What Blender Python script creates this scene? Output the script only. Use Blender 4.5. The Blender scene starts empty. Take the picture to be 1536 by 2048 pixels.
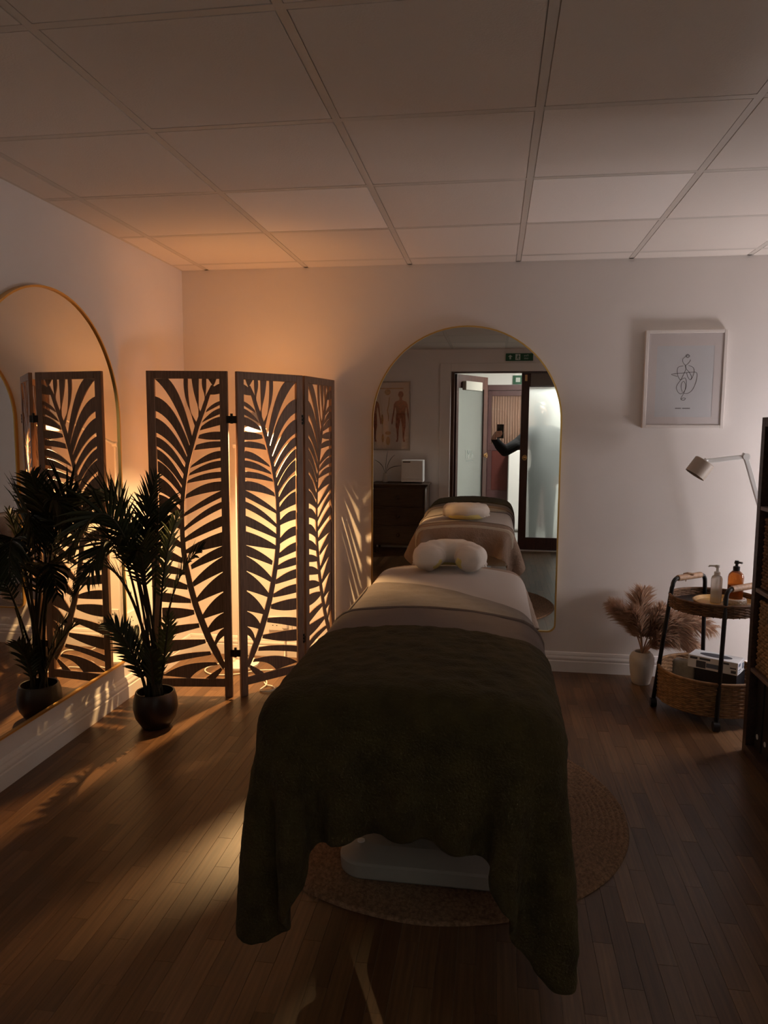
import bpy, bmesh, math, random
import numpy as np
from mathutils import Vector, Matrix, noise as mnoise

random.seed(11)
rng = np.random.default_rng(5)
PI = math.pi
scene = bpy.context.scene
COL = scene.collection

# ------------------------------------------------------------------ camera
CAM_H, FOCAL_PX = 1.3808, 1463.1
YAW, PITCH, ROLL = 0.1481, 0.1110, 0.0059
cd = bpy.data.cameras.new('camera')
cam = bpy.data.objects.new('camera', cd)
COL.objects.link(cam)
cd.sensor_fit = 'VERTICAL'
cd.sensor_height = 24.0
cd.lens = FOCAL_PX / 2048.0 * 24.0
cd.clip_start = 0.005
_fw = Vector((-math.sin(YAW)*math.cos(PITCH), math.cos(YAW)*math.cos(PITCH), -math.sin(PITCH)))
_rt = Vector((math.cos(YAW), math.sin(YAW), 0))
_up = _rt.cross(_fw)
_r2 = _rt*math.cos(ROLL) + _up*math.sin(ROLL)
_u2 = -_rt*math.sin(ROLL) + _up*math.cos(ROLL)
M = Matrix((( _r2.x, _u2.x, -_fw.x, 0), (_r2.y, _u2.y, -_fw.y, 0), (_r2.z, _u2.z, -_fw.z, CAM_H), (0, 0, 0, 1)))
cam.matrix_world = M
scene.camera = cam

# ------------------------------------------------------------------ world, exposure
w = bpy.data.worlds.new('world')
scene.world = w
w.use_nodes = True
w.node_tree.nodes['Background'].inputs[0].default_value = (0.8, 0.9, 1.0, 1)
w.node_tree.nodes['Background'].inputs[1].default_value = 0.02
scene.view_settings.view_transform = 'Standard'
scene.view_settings.look = 'None'
scene.view_settings.gamma = 1.0
scene.view_settings.use_curve_mapping = False
scene.view_settings.exposure = 0.35
WARM_DOWN, WARM_UP, COOL_W, HALL_W = 125.0, 4.8, 235.0, 38.0
BEAM_C = (1.0, 0.60, 0.25)
WARM_C, COOL_C, HALL_C = (1.0, 0.43, 0.12), (0.98, 0.92, 0.95), (1.0, 0.99, 0.94)

# ------------------------------------------------------------------ room numbers
XL, XR, YB, YF, H = -1.849, 2.9, 4.2287, -0.13, 2.3103
GX0, GY1 = 0.1095, 4.0765

# ================================================================== materials
MATS = {}
def nmat(name):
    m = bpy.data.materials.new(name); m.use_nodes = True
    nt = m.node_tree
    return m, nt, nt.nodes['Principled BSDF']
def mat(name, col, rough=0.6, metal=0.0, noise=0.0, nscale=20.0, bump=0.0, bscale=200.0, sheen=0.0, stretch=None, trans=0.0, spec=None, emit=None, estr=0.0, col2=None, ior=1.45, coords='Object', sss=0.0):
    m, nt, b = nmat(name)
    b.inputs['Roughness'].default_value = rough
    b.inputs['Metallic'].default_value = metal
    b.inputs['Base Color'].default_value = (*col, 1)
    b.inputs['IOR'].default_value = ior
    if spec is not None: b.inputs['Specular IOR Level'].default_value = spec
    if trans: b.inputs['Transmission Weight'].default_value = trans
    if sheen:
        b.inputs['Sheen Weight'].default_value = sheen
        b.inputs['Sheen Roughness'].default_value = 0.4
        b.inputs['Sheen Tint'].default_value = (*[min(1, c*6+0.05) for c in col], 1)
    if emit:
        b.inputs['Emission Color'].default_value = (*emit, 1); b.inputs['Emission Strength'].default_value = estr
    tc = nt.nodes.new('ShaderNodeTexCoord'); src = tc.outputs[coords]
    if stretch:
        mp = nt.nodes.new('ShaderNodeMapping'); mp.inputs['Scale'].default_value = stretch
        nt.links.new(src, mp.inputs['Vector']); src = mp.outputs[0]
    if noise or col2:
        n = nt.nodes.new('ShaderNodeTexNoise'); n.inputs['Scale'].default_value = nscale; n.inputs['Detail'].default_value = 6
        nt.links.new(src, n.inputs['Vector'])
        r = nt.nodes.new('ShaderNodeValToRGB')
        c2 = col2 if col2 else tuple(c*(1-noise) for c in col)
        r.color_ramp.elements[0].position = 0.35; r.color_ramp.elements[1].position = 0.65
        r.color_ramp.elements[0].color = (*c2, 1); r.color_ramp.elements[1].color = (*col, 1)
        nt.links.new(n.outputs['Fac'], r.inputs[0]); nt.links.new(r.outputs[0], b.inputs['Base Color'])
    if bump:
        n2 = nt.nodes.new('ShaderNodeTexNoise'); n2.inputs['Scale'].default_value = bscale; n2.inputs['Detail'].default_value = 4
        nt.links.new(src, n2.inputs['Vector'])
        bp = nt.nodes.new('ShaderNodeBump'); bp.inputs['Strength'].default_value = bump; bp.inputs['Distance'].default_value = 0.004
        nt.links.new(n2.outputs['Fac'], bp.inputs['Height']); nt.links.new(bp.outputs[0], b.inputs['Normal'])
    MATS[name] = m
    return m

WALL = mat('wall_paint', (0.80, 0.745, 0.71), 0.75, bump=0.12, bscale=300, noise=0.03, nscale=3)
TRIM = mat('skirting_paint', (0.80, 0.76, 0.73), 0.45)
TBAR = mat('ceiling_grid_enamel', (0.66, 0.60, 0.54), 0.5)
WHITEP = mat('white_plastic', (0.78, 0.76, 0.73), 0.4)
WHITEM = mat('white_metal', (0.80, 0.80, 0.78), 0.35)
GOLD = mat('brushed_gold', (0.72, 0.45, 0.14), 0.32, metal=1.0)
SCREENW = mat('screen_wood', (0.26, 0.150, 0.094), 0.55, noise=0.35, nscale=6, stretch=(30, 30, 2), bump=0.1, bscale=30)
HINGE = mat('dark_hinge_metal', (0.03, 0.025, 0.02), 0.4, metal=0.8)
THROW = mat('olive_faux_fur', (0.056, 0.038, 0.0090), 0.95, sheen=0.10, noise=0.4, nscale=14, bump=0.9, bscale=160)
TOWEL = mat('taupe_towel', (0.215, 0.165, 0.145), 0.95, sheen=0.3, noise=0.10, nscale=60, bump=0.5, bscale=500)
SHEET = mat('cream_cotton', (0.52, 0.45, 0.40), 0.9, bump=0.15, bscale=300, sheen=0.1)
PILLOW = mat('white_disposable_cover', (0.80, 0.72, 0.64), 0.9, bump=0.3, bscale=25)
FOAM = mat('pale_yellow_foam', (0.72, 0.60, 0.22), 0.9, bump=0.2)
VINYL = mat('cream_vinyl', (0.55, 0.47, 0.38), 0.45)
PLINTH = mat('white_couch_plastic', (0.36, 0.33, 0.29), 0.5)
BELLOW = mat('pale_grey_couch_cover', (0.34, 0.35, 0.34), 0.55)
JUTE = mat('jute_braid', (0.36, 0.205, 0.115), 0.95, noise=0.5, nscale=90, bump=1.0, bscale=220)
POT = mat('dark_brown_glazed_clay', (0.028, 0.014, 0.010), 0.38, noise=0.3, nscale=8)
SOIL = mat('dark_soil', (0.02, 0.013, 0.009), 0.95, bump=1.0, bscale=90)
FROND = mat('palm_green', (0.022, 0.032, 0.007), 0.55, noise=0.5, nscale=9)
FROND_Y = mat('palm_yellow_green', (0.075, 0.085, 0.012), 0.55, noise=0.4, nscale=9)
STEM = mat('palm_stem', (0.035, 0.028, 0.012), 0.7, noise=0.4, nscale=30)
BLACKM = mat('black_powder_coat', (0.012, 0.011, 0.011), 0.45)
WICKER = mat('brown_wicker', (0.20, 0.095, 0.042), 0.7, noise=0.5, nscale=40)
WICKER2 = mat('honey_wicker', (0.30, 0.15, 0.06), 0.7, noise=0.45, nscale=40)
RATTAN = mat('rattan_wrap', (0.50, 0.30, 0.18), 0.6, noise=0.3, nscale=60)
BAMBOO = mat('yellow_bamboo', (0.55, 0.30, 0.08), 0.4, noise=0.3, nscale=10, stretch=(1, 8, 8))
AMBER = mat('amber_glass', (0.60, 0.17, 0.025), 0.08, trans=0.75)
CLEARP = mat('clear_plastic', (0.88, 0.84, 0.80), 0.2, trans=0.6, ior=1.3)
OIL = mat('pale_yellow_oil', (0.75, 0.52, 0.12), 0.1, trans=0.6, ior=1.35)
BALM = mat('amber_oil', (0.42, 0.10, 0.012), 0.15, trans=0.3)
BLACKP = mat('black_plastic', (0.014, 0.013, 0.014), 0.3)
VASE = mat('cream_ceramic', (0.55, 0.48, 0.41), 0.5, bump=0.1, bscale=60)
PAMPAS = mat('pampas_plume', (0.56, 0.38, 0.27), 0.95, noise=0.35, nscale=30)
_nt = PAMPAS.node_tree; _p = _nt.nodes['Principled BSDF']; _p.inputs['Base Color'].default_value = (0.62, 0.43, 0.31, 1)
_tl = _nt.nodes.new('ShaderNodeBsdfTranslucent'); _tl.inputs[0].default_value = (0.70, 0.48, 0.34, 1); _mx = _nt.nodes.new('ShaderNodeMixShader'); _mx.inputs[0].default_value = 0.5
_nt.links.new(_p.outputs[0], _mx.inputs[1]); _nt.links.new(_tl.outputs[0], _mx.inputs[2]); _nt.links.new(_mx.outputs[0], _nt.nodes['Material Output'].inputs[0])
WALNUT = mat('dark_walnut_board', (0.075, 0.043, 0.032), 0.4, noise=0.45, nscale=5, stretch=(20, 2, 20))
WALNUT_E = mat('shelf_edge_strip', (0.16, 0.105, 0.082), 0.35)
SEAG = mat('seagrass_weave', (0.38, 0.22, 0.10), 0.8, noise=0.5, nscale=50)
BINDER = mat('black_card', (0.012, 0.011, 0.013), 0.45)
CARTON = mat('white_carton', (0.66, 0.66, 0.68), 0.6)
INK = mat('dark_ink', (0.05, 0.05, 0.065), 0.7)
INKBLUE = mat('grey_blue_ink', (0.10, 0.13, 0.19), 0.7)
PAPER = mat('white_paper', (0.66, 0.66, 0.68), 0.9)
MOUNT = mat('white_mount_board', (0.70, 0.64, 0.63), 0.9)
LINE = mat('grey_line_ink', (0.10, 0.085, 0.085), 0.8)
TEAK = mat('dark_red_mahogany', (0.070, 0.026, 0.018), 0.4, noise=0.4, nscale=5, stretch=(14, 14, 1.5))
TEAK2 = mat('plum_brown_door_paint', (0.105, 0.048, 0.046), 0.45, noise=0.15, nscale=4)
BRASS = mat('worn_brass', (0.62, 0.38, 0.16), 0.3, metal=1.0)
CHEST = mat('dark_oak', (0.060, 0.028, 0.014), 0.5, noise=0.4, nscale=4, stretch=(2, 14, 14))
GREEN = mat('exit_sign_green', (0.015, 0.10, 0.045), 0.5)
SIGNW = mat('exit_sign_white', (0.55, 0.60, 0.55), 0.5)
POSTERP = mat('poster_paper', (0.55, 0.47, 0.42), 0.8)
MUSCLE = mat('muscle_red_print', (0.30, 0.085, 0.05), 0.8, noise=0.5, nscale=45)
BONE = mat('ochre_print', (0.45, 0.28, 0.13), 0.8, noise=0.4, nscale=60)
FRAMEP = mat('pale_poster_frame', (0.42, 0.36, 0.31), 0.5)
TAUPE = mat('taupe_metal', (0.22, 0.19, 0.165), 0.5)
HALLW = mat('hall_cream_paint', (0.82, 0.82, 0.79), 0.8)
HALLF = mat('hall_grey_floor', (0.34, 0.34, 0.33), 0.5, noise=0.15, nscale=6)
SLAT = mat('tan_reeded_slat', (0.36, 0.22, 0.155), 0.5)
SKIN = mat('skin', (0.55, 0.33, 0.25), 0.5)
SWEATER = mat('black_knit', (0.012, 0.012, 0.013), 0.95, bump=0.4, bscale=400)
TROUSERS = mat('charcoal_cloth', (0.02, 0.02, 0.024), 0.9)
HAIR = mat('dark_brown_hair', (0.03, 0.018, 0.010), 0.5, bump=0.4, bscale=120)
PHONE = mat('black_phone_glass', (0.012, 0.012, 0.014), 0.12)
SHADE = mat('beige_lamp_shade_metal', (0.40, 0.33, 0.27), 0.45)
LEAF = mat('dark_leaf', (0.02, 0.035, 0.015), 0.4)
CABLE = mat('white_cable_pvc', (0.75, 0.72, 0.66), 0.4)
STONE = mat('beige_stoneware', (0.36, 0.27, 0.18), 0.6)
YELLOWN = mat('yellow_note', (0.75, 0.58, 0.15), 0.7)

def emat(name, col, strength):
    m = bpy.data.materials.new(name); m.use_nodes = True; nt = m.node_tree
    for n in list(nt.nodes): nt.nodes.remove(n)
    e = nt.nodes.new('ShaderNodeEmission'); o = nt.nodes.new('ShaderNodeOutputMaterial')
    e.inputs[0].default_value = (*col, 1); e.inputs[1].default_value = strength
    nt.links.new(e.outputs[0], o.inputs[0]); return m
BULB_WARM = emat('warm_led', (1.0, 0.72, 0.42), 6.0)
ASSUMED_GLOW = emat('assumed_lamp_glow', (1.0, 0.93, 0.86), 6.0)

def pane_mat(name, f0=0.04, tint=(1, 1, 1)):
    m = bpy.data.materials.new(name); m.use_nodes = True; nt = m.node_tree
    for n in list(nt.nodes): nt.nodes.remove(n)
    o = nt.nodes.new('ShaderNodeOutputMaterial'); mx = nt.nodes.new('ShaderNodeMixShader')
    t = nt.nodes.new('ShaderNodeBsdfTransparent'); g = nt.nodes.new('ShaderNodeBsdfGlossy'); lw = nt.nodes.new('ShaderNodeLayerWeight')
    lw.inputs[0].default_value = 0.5
    pw = nt.nodes.new('ShaderNodeMath'); pw.operation = 'POWER'; pw.inputs[1].default_value = 5.0
    ma = nt.nodes.new('ShaderNodeMath'); ma.operation = 'MULTIPLY_ADD'; ma.inputs[1].default_value = 1-f0; ma.inputs[2].default_value = f0
    t.inputs[0].default_value = (*tint, 1); g.inputs['Roughness'].default_value = 0.02
    nt.links.new(lw.outputs['Facing'], pw.inputs[0]); nt.links.new(pw.outputs[0], ma.inputs[0]); nt.links.new(ma.outputs[0], mx.inputs[0])
    nt.links.new(t.outputs[0], mx.inputs[1]); nt.links.new(g.outputs[0], mx.inputs[2]); nt.links.new(mx.outputs[0], o.inputs[0])
    return m
PANE = pane_mat('clear_glass_pane', 0.05)
def mirror_mat():
    m, nt, b = nmat('mirror_silvering')
    b.inputs['Base Color'].default_value = (0.84, 0.83, 0.80, 1); b.inputs['Metallic'].default_value = 1; b.inputs['Roughness'].default_value = 0.0
    return m
MIRROR = mirror_mat()
def frosted():
    m = bpy.data.materials.new('frosted_glass'); m.use_nodes = True; nt = m.node_tree
    for n in list(nt.nodes): nt.nodes.remove(n)
    o = nt.nodes.new('ShaderNodeOutputMaterial'); mx = nt.nodes.new('ShaderNodeMixShader')
    r = nt.nodes.new('ShaderNodeBsdfRefraction'); d = nt.nodes.new('ShaderNodeBsdfTranslucent')
    r.inputs['Color'].default_value = (0.93, 0.96, 0.95, 1); r.inputs['Roughness'].default_value = 0.36; r.inputs['IOR'].default_value = 1.25
    d.inputs[0].default_value = (0.88, 0.92, 0.91, 1); mx.inputs[0].default_value = 0.28
    nt.links.new(r.outputs[0], mx.inputs[1]); nt.links.new(d.outputs[0], mx.inputs[2]); nt.links.new(mx.outputs[0], o.inputs[0])
    return m
FROST = frosted()

STRIP_W, STRIP_L = 0.052, 0.42
def floor_mat():
    m, nt, b = nmat('oak_strip_laminate')
    N = nt.nodes.new; L = nt.links.new
    def math_(op, a, bb=None):
        n = N('ShaderNodeMath'); n.operation = op
        for i, v in enumerate((a, bb)):
            if v is None: continue
            if isinstance(v, (int, float)): n.inputs[i].default_value = v
            else: L(v, n.inputs[i])
        return n.outputs[0]
    g = N('ShaderNodeNewGeometry'); s = N('ShaderNodeSeparateXYZ'); L(g.outputs['Position'], s.inputs[0])
    row = math_('FLOOR', math_('DIVIDE', math_('ADD', s.outputs[0], 10.0), STRIP_W))
    off = math_('FRACT', math_('MULTIPLY', row, 0.381966))
    colm = math_('FLOOR', math_('ADD', math_('DIVIDE', math_('ADD', s.outputs[1], 10.0), STRIP_L), off))
    cx = N('ShaderNodeCombineXYZ'); L(row, cx.inputs[0]); L(colm, cx.inputs[1])
    wn = N('ShaderNodeTexWhiteNoise'); wn.noise_dimensions = '2D'; L(cx.outputs[0], wn.inputs[0])
    r = N('ShaderNodeValToRGB'); cr = r.color_ramp
    cr.elements[0].color = (0.098, 0.045, 0.018, 1); cr.elements[1].color = (0.190, 0.099, 0.045, 1)
    e = cr.elements.new(0.5); e.color = (0.140, 0.067, 0.028, 1)
    L(wn.outputs[0], r.inputs[0])
    mp = N('ShaderNodeMapping'); mp.inputs['Scale'].default_value = (110, 4.0, 1); L(g.outputs['Position'], mp.inputs[0])
    va = N('ShaderNodeVectorMath'); va.operation = 'ADD'; L(mp.outputs[0], va.inputs[0])
    sc_ = N('ShaderNodeVectorMath'); sc_.operation = 'SCALE'; sc_.inputs[3].default_value = 7.3; L(cx.outputs[0], sc_.inputs[0]); L(sc_.outputs[0], va.inputs[1])
    nz = N('ShaderNodeTexNoise'); nz.inputs['Scale'].default_value = 1.0; nz.inputs['Detail'].default_value = 5; L(va.outputs[0], nz.inputs[0])
    mx = N('ShaderNodeMix'); mx.data_type = 'RGBA'; mx.blend_type = 'MULTIPLY'; mx.inputs[0].default_value = 0.75
    gr = N('ShaderNodeValToRGB'); gr.color_ramp.elements[0].position = 0.3; gr.color_ramp.elements[1].position = 0.7
    gr.color_ramp.elements[0].color = (0.48, 0.46, 0.44, 1); gr.color_ramp.elements[1].color = (1.15, 1.12, 1.08, 1)
    L(nz.outputs['Fac'], gr.inputs[0]); L(r.outputs[0], mx.inputs[6]); L(gr.outputs[0], mx.inputs[7]); L(mx.outputs[2], b.inputs['Base Color'])
    b.inputs['Roughness'].default_value = 0.36
    bp = N('ShaderNodeBump'); bp.inputs['Strength'].default_value = 0.08; bp.inputs['Distance'].default_value = 0.002
    L(nz.outputs['Fac'], bp.inputs['Height']); L(bp.outputs[0], b.inputs['Normal'])
    return m
FLOORM = floor_mat()
def tile_mat():
    m, nt, b = nmat('ceiling_tile_mineral')
    oi = nt.nodes.new('ShaderNodeObjectInfo'); r = nt.nodes.new('ShaderNodeValToRGB')
    r.color_ramp.elements[0].color = (0.74, 0.67, 0.61, 1); r.color_ramp.elements[1].color = (0.84, 0.77, 0.71, 1)
    nt.links.new(oi.outputs['Random'], r.inputs[0]); nt.links.new(r.outputs[0], b.inputs['Base Color'])
    b.inputs['Roughness'].default_value = 0.85
    n = nt.nodes.new('ShaderNodeTexNoise'); n.inputs['Scale'].default_value = 180
    tc = nt.nodes.new('ShaderNodeTexCoord'); nt.links.new(tc.outputs['Object'], n.inputs[0])
    bp = nt.nodes.new('ShaderNodeBump'); bp.inputs['Strength'].default_value = 0.25; bp.inputs['Distance'].default_value = 0.003
    nt.links.new(n.outputs['Fac'], bp.inputs['Height']); nt.links.new(bp.outputs[0], b.inputs['Normal'])
    return m
TILE = tile_mat()
TILE_BRIGHT = mat('bright_ceiling_tile', (0.93, 0.87, 0.82), 0.85, bump=0.2, bscale=180)  # bright ceiling patch put into the colour of two tiles

# ================================================================== mesh helpers
def link(name, me, parent=None):
    o = bpy.data.objects.new(name, me); COL.objects.link(o)
    if parent is not None: o.parent = parent
    return o
class MB:
    def __init__(s): s.v = []; s.f = []
    def add(s, v, f):
        k = len(s.v); s.v += [tuple(p) for p in v]; s.f += [tuple(i+k for i in q) for q in f]; return s
    def box(s, x0, y0, z0, x1, y1, z1):
        v = [(x0,y0,z0),(x1,y0,z0),(x1,y1,z0),(x0,y1,z0),(x0,y0,z1),(x1,y0,z1),(x1,y1,z1),(x0,y1,z1)]
        return s.add(v, [(3,2,1,0),(4,5,6,7),(0,1,5,4),(1,2,6,5),(2,3,7,6),(3,0,4,7)])
    def bar(s, a, b, w, h=None, up=(0,0,1)):
        a = Vector(a); b = Vector(b); d = (b-a).normalized(); u = Vector(up)
        if abs(d.dot(u)) > .98: u = Vector((0,1,0))
        r = d.cross(u).normalized(); u = r.cross(d); h = h or w
        c = [(-1,-1),(1,-1),(1,1),(-1,1)]
        v = [a+r*(i*w/2)+u*(j*h/2) for i,j in c]+[b+r*(i*w/2)+u*(j*h/2) for i,j in c]
        return s.add(v, [(3,2,1,0),(4,5,6,7),(0,1,5,4),(1,2,6,5),(2,3,7,6),(3,0,4,7)])
    def tube(s, pts, rad, n=8, closed=False, flat=None):
        pts = [Vector(p) for p in pts]; m = len(pts)
        rads = rad if isinstance(rad, (list, tuple)) else [rad]*m
        rings = []; prev = None
        for i, p in enumerate(pts):
            if closed: d = pts[(i+1) % m]-pts[i-1]
            else: d = pts[min(i+1, m-1)]-pts[max(i-1, 0)]
            d.normalize()
            if prev is None:
                u = Vector((0,0,1)) if abs(d.z) < .9 else Vector((0,1,0))
            else: u = prev
            r = d.cross(u).normalized(); u = r.cross(d).normalized(); prev = u
            fl = flat or 1.0
            rings.append([p+(r*math.cos(2*PI*k/n)+u*math.sin(2*PI*k/n)*fl)*rads[i] for k in range(n)])
        v = [q for r_ in rings for q in r_]; f = []
        for i in range(m if closed else m-1):
            j = (i+1) % m
            for k in range(n): f.append((i*n+k, i*n+(k+1)%n, j*n+(k+1)%n, j*n+k))
        if not closed:
            f.append(tuple(range(n-1,-1,-1))); f.append(tuple((m-1)*n+k for k in range(n)))
        return s.add(v, f)
    def lathe(s, prof, c=(0,0,0), n=32, cap=True, sx=1, sy=1):
        v = []; m = len(prof)
        for r, z in prof:
            for k in range(n): v.append((c[0]+sx*r*math.cos(2*PI*k/n), c[1]+sy*r*math.sin(2*PI*k/n), c[2]+z))
        f = []
        for i in range(m-1):
            for k in range(n): f.append((i*n+k, i*n+(k+1)%n, (i+1)*n+(k+1)%n, (i+1)*n+k))
        if cap:
            f.append(tuple(range(n-1,-1,-1))); f.append(tuple((m-1)*n+k for k in range(n)))
        return s.add(v, f)
    def prism(s, pts, fn0, fn1):
        n = len(pts); v = [fn0(p) for p in pts]+[fn1(p) for p in pts]
        f = [tuple(range(n-1,-1,-1)), tuple(range(n, 2*n))]+[(i, (i+1)%n, n+(i+1)%n, n+i) for i in range(n)]
        return s.add(v, f)
    def build(s, name, m, parent=None, smooth=False, bevel=0.0, seg=2, fix=True, local=None):
        me = bpy.data.meshes.new(name)
        vs = s.v
        if local is not None: vs = [(p[0]-local[0], p[1]-local[1], p[2]-local[2]) for p in s.v]
        me.from_pydata([tuple(p) for p in vs], [], s.f)
        if fix or bevel:
            bm = bmesh.new(); bm.from_mesh(me)
            bmesh.ops.recalc_face_normals(bm, faces=bm.faces[:])
            if bevel:
                es = [e for e in bm.edges if len(e.link_faces) == 2 and e.calc_face_angle(0) > 0.6]
                bmesh.ops.bevel(bm, geom=es, offset=bevel, segments=seg, profile=0.5, affect='EDGES')
            bm.to_mesh(me); bm.free()
        if m is not None: me.materials.append(m)
        if smooth:
            me.polygons.foreach_set('use_smooth', [True]*len(me.polygons))
            if smooth in ('auto', 'crisp'):
                try: me.set_sharp_from_angle(angle=0.7 if smooth == 'auto' else 0.3)
                except Exception: pass
        o = link(name, me, parent)
        if local is not None and parent is None: o.location = local
        return o
def tag(o, label=None, cat=None, group=None, kind=None):
    if label: o['label'] = label
    if cat: o['category'] = cat
    if group: o['group'] = group
    if kind: o['kind'] = kind
    return o
def thing(name, label, cat, loc=(0,0,0), rz=0.0, group=None):
    o = link(name, None); o.location = loc; o.rotation_euler = (0,0,rz); o.empty_display_size = 0.05
    return tag(o, label, cat, group)
def struct(o): o['kind'] = 'structure'; return o
def child_of(o, parent):
    """parent a world-placed mesh to a placed root while keeping its world position"""
    o.parent = parent
    o.matrix_parent_inverse = (Matrix.Translation(parent.location) @ parent.rotation_euler.to_matrix().to_4x4()).inverted()
    return o
def bez(p0, p1, p2, n):
    return [((1-t)**2*p0[0]+2*t*(1-t)*p1[0]+t*t*p2[0], (1-t)**2*p0[1]+2*t*(1-t)*p1[1]+t*t*p2[1]) for t in [i/n for i in range(n+1)]]
def bez3(p0, p1, p2, p3, n):
    out = []
    for i in range(n+1):
        t = i/n; out.append(Vector(p0)*(1-t)**3+Vector(p1)*3*t*(1-t)**2+Vector(p2)*3*t*t*(1-t)+Vector(p3)*t**3)
    return out
def text_mesh(txt, size, name, m, parent, loc, rot, depth=0.0006):
    cu = bpy.data.curves.new(name, 'FONT'); cu.body = txt; cu.size = size; cu.extrude = depth; cu.align_x = 'CENTER'; cu.align_y = 'CENTER'
    t = bpy.data.objects.new(name, cu); COL.objects.link(t)
    bpy.context.view_layer.update()
    me = bpy.data.meshes.new_from_object(t.evaluated_get(bpy.context.evaluated_depsgraph_get()))
    bpy.data.objects.remove(t); bpy.data.curves.remove(cu)
    me.materials.clear(); me.materials.append(m)
    o = link(name, me, parent); o.location = loc; o.rotation_euler = rot
    return o

# ================================================================== room shell
fl = MB().box(XL-.1, -2.2, -.06, XR+.1, YB+.1, -.012).build('floor', mat('floor_underlay', (0.03, 0.014, 0.006), 0.8)); struct(fl)
strip_me = {}
def strip_mesh(lx, ly):
    key = (round(lx, 4), round(ly, 4))
    if key not in strip_me:
        g = 0.0002; b = 0.0004
        v = [(g,g,-.012),(lx-g,g,-.012),(lx-g,ly-g,-.012),(g,ly-g,-.012),
             (g,g,-b),(lx-g,g,-b),(lx-g,ly-g,-b),(g,ly-g,-b),
             (g+b,g+b,0),(lx-g-b,g+b,0),(lx-g-b,ly-g-b,0),(g+b,ly-g-b,0)]
        f = [(8,9,10,11)]
        for i in range(4):
            j = (i+1) % 4; f += [(i,j,4+j,4+i),(4+i,4+j,8+j,8+i)]
        me = bpy.data.meshes.new('floor_strip'); me.from_pydata(v, [], f); me.materials.append(FLOORM); strip_me[key] = me
    return strip_me[key]
strips = []
r0 = int(math.floor((XL+10)/STRIP_W)); r1 = int(math.floor((XR+10)/STRIP_W))
for r in range(r0, r1+1):
    xa, xb = max(XL, r*STRIP_W-10), min(XR, (r+1)*STRIP_W-10)
    off = (r*0.381966) % 1.0
    c0 = int(math.floor((YF+10)/STRIP_L+off)); c1 = int(math.floor((YB+10)/STRIP_L+off))
    for c in range(c0, c1+1):
        ya, yb = max(YF, (c-off)*STRIP_L-10), min(YB, (c+1-off)*STRIP_L-10)
        if xb-xa < .004 or yb-ya < .01: continue
        cx, cy = (xa+xb)/2, (ya+yb)/2
        # how large the strip shows: inside the view wedge and near
        dxv = (cx+0.149*cy)
        vis = (abs(dxv) < 0.56*cy+0.05) and cy > 1.45 and not (cx > 1.12 and cy < 3.3) and not (-.5 < cx < .1 and 2.2 < cy < 4.2)
        strips.append((0 if vis else 1, cy, xa, ya, xb, yb))
strips.sort()
rest = MB()
for k, (nv, d, xa, ya, xb, yb) in enumerate(strips):
    z = -0.0003+0.0003*random.random()
    if k < 300 and not nv:
        o = link('floor_strip', strip_mesh(xb-xa, yb-ya), fl); o.location = (xa, ya, z)
    else:
        g = .0002; rest.box(xa+g, ya+g, -.012, xb-g, yb-g, z)
tag(rest.build('floor_strips', FLOORM, fl, fix=False), kind='stuff')

struct(MB().box(XL-.1, YF-.1, 0, XL, YB+.1, H+.12).build('wall_left', WALL))
struct(MB().box(XL-.1, YB, 0, XR+.1, YB+.1, H+.12).build('wall_back', WALL))
struct(MB().box(XR, YF-.1, 0, XR+.1, YB+.1, H+.12).build('wall_right', WALL))
DX0, DX1, DZ = -0.50, 0.985, 2.055
struct(MB().box(XL-.1, YF-.12, 0, DX0, YF, H+.12).box(DX1, YF-.12, 0, XR+.1, YF, H+.12).box(DX0, YF-.12, DZ, DX1, YF, H+.12).build('wall_front', WALL))
# boxed-in surround and lintel around the doorway
struct(MB().box(DX0-.13, YF, 0, DX0-.005, YF+.02, 2.15).box(DX1+.005, YF, 0, DX1+.13, YF+.02, 2.15).box(DX0-.005, YF, DZ+.005, DX1+.005, YF+.02, 2.15).build('trim_1', WALL, bevel=.003, seg=1))

def skirting(name, a, b, nrm, m=TRIM):
    prof = [(0,0),(.017,0),(.017,.062),(.0135,.066),(.0135,.070),(.016,.074),(.016,.082),(.011,.094),(.011,.100),(.007,.112),(0,.116)]
    a = Vector((a[0], a[1], 0)); b = Vector((b[0], b[1], 0)); n = Vector((nrm[0], nrm[1], 0))
    return struct(MB().prism(prof, lambda p: a+n*p[0]+Vector((0,0,p[1])), lambda p: b+n*p[0]+Vector((0,0,p[1]))).build(name, m))
skirting('baseboard_back', (XL, YB), (XR, YB), (0,-1))
skirting('baseboard_left', (XL, YF), (XL, YB-.017), (1,0))
skirting('baseboard_right', (XR, YF), (XR, YB-.017), (-1,0))
skirting('baseboard_front', (XL+.017, YF), (DX0-.13, YF), (0,1))

# suspended ceiling: slab, tees, tiles
ce = struct(MB().box(XL-.1, YF-.12, H+.10, XR+.1, YB+.1, H+.2).build('ceiling', WALL))
tw = .024
gxs = [GX0+.6*i for i in range(-4, 6) if XL < GX0+.6*i < XR]
gys = [GY1-.6*j for j in range(0, 9) if YF < GY1-.6*j < YB]
xe = [XL]+gxs+[XR]; ye = [YF]+sorted(gys)+[YB]
for x in gxs:
    MB().box(x-tw/2, YF+.001, H, x+tw/2, YB-.001, H+.0025).box(x-.001, YF+.001, H+.0025, x+.001, YB-.001, H+.03).build('main_tee', TBAR, ce)
for y in gys:
    for i in range(len(xe)-1):
        a = xe[i]+(tw/2 if i else 0); b = xe[i+1]-(tw/2 if i < len(xe)-2 else 0)
        MB().box(a, y-tw/2, H-.0004, b, y+tw/2, H+.0021).build('cross_tee', TBAR, ce)
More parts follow.
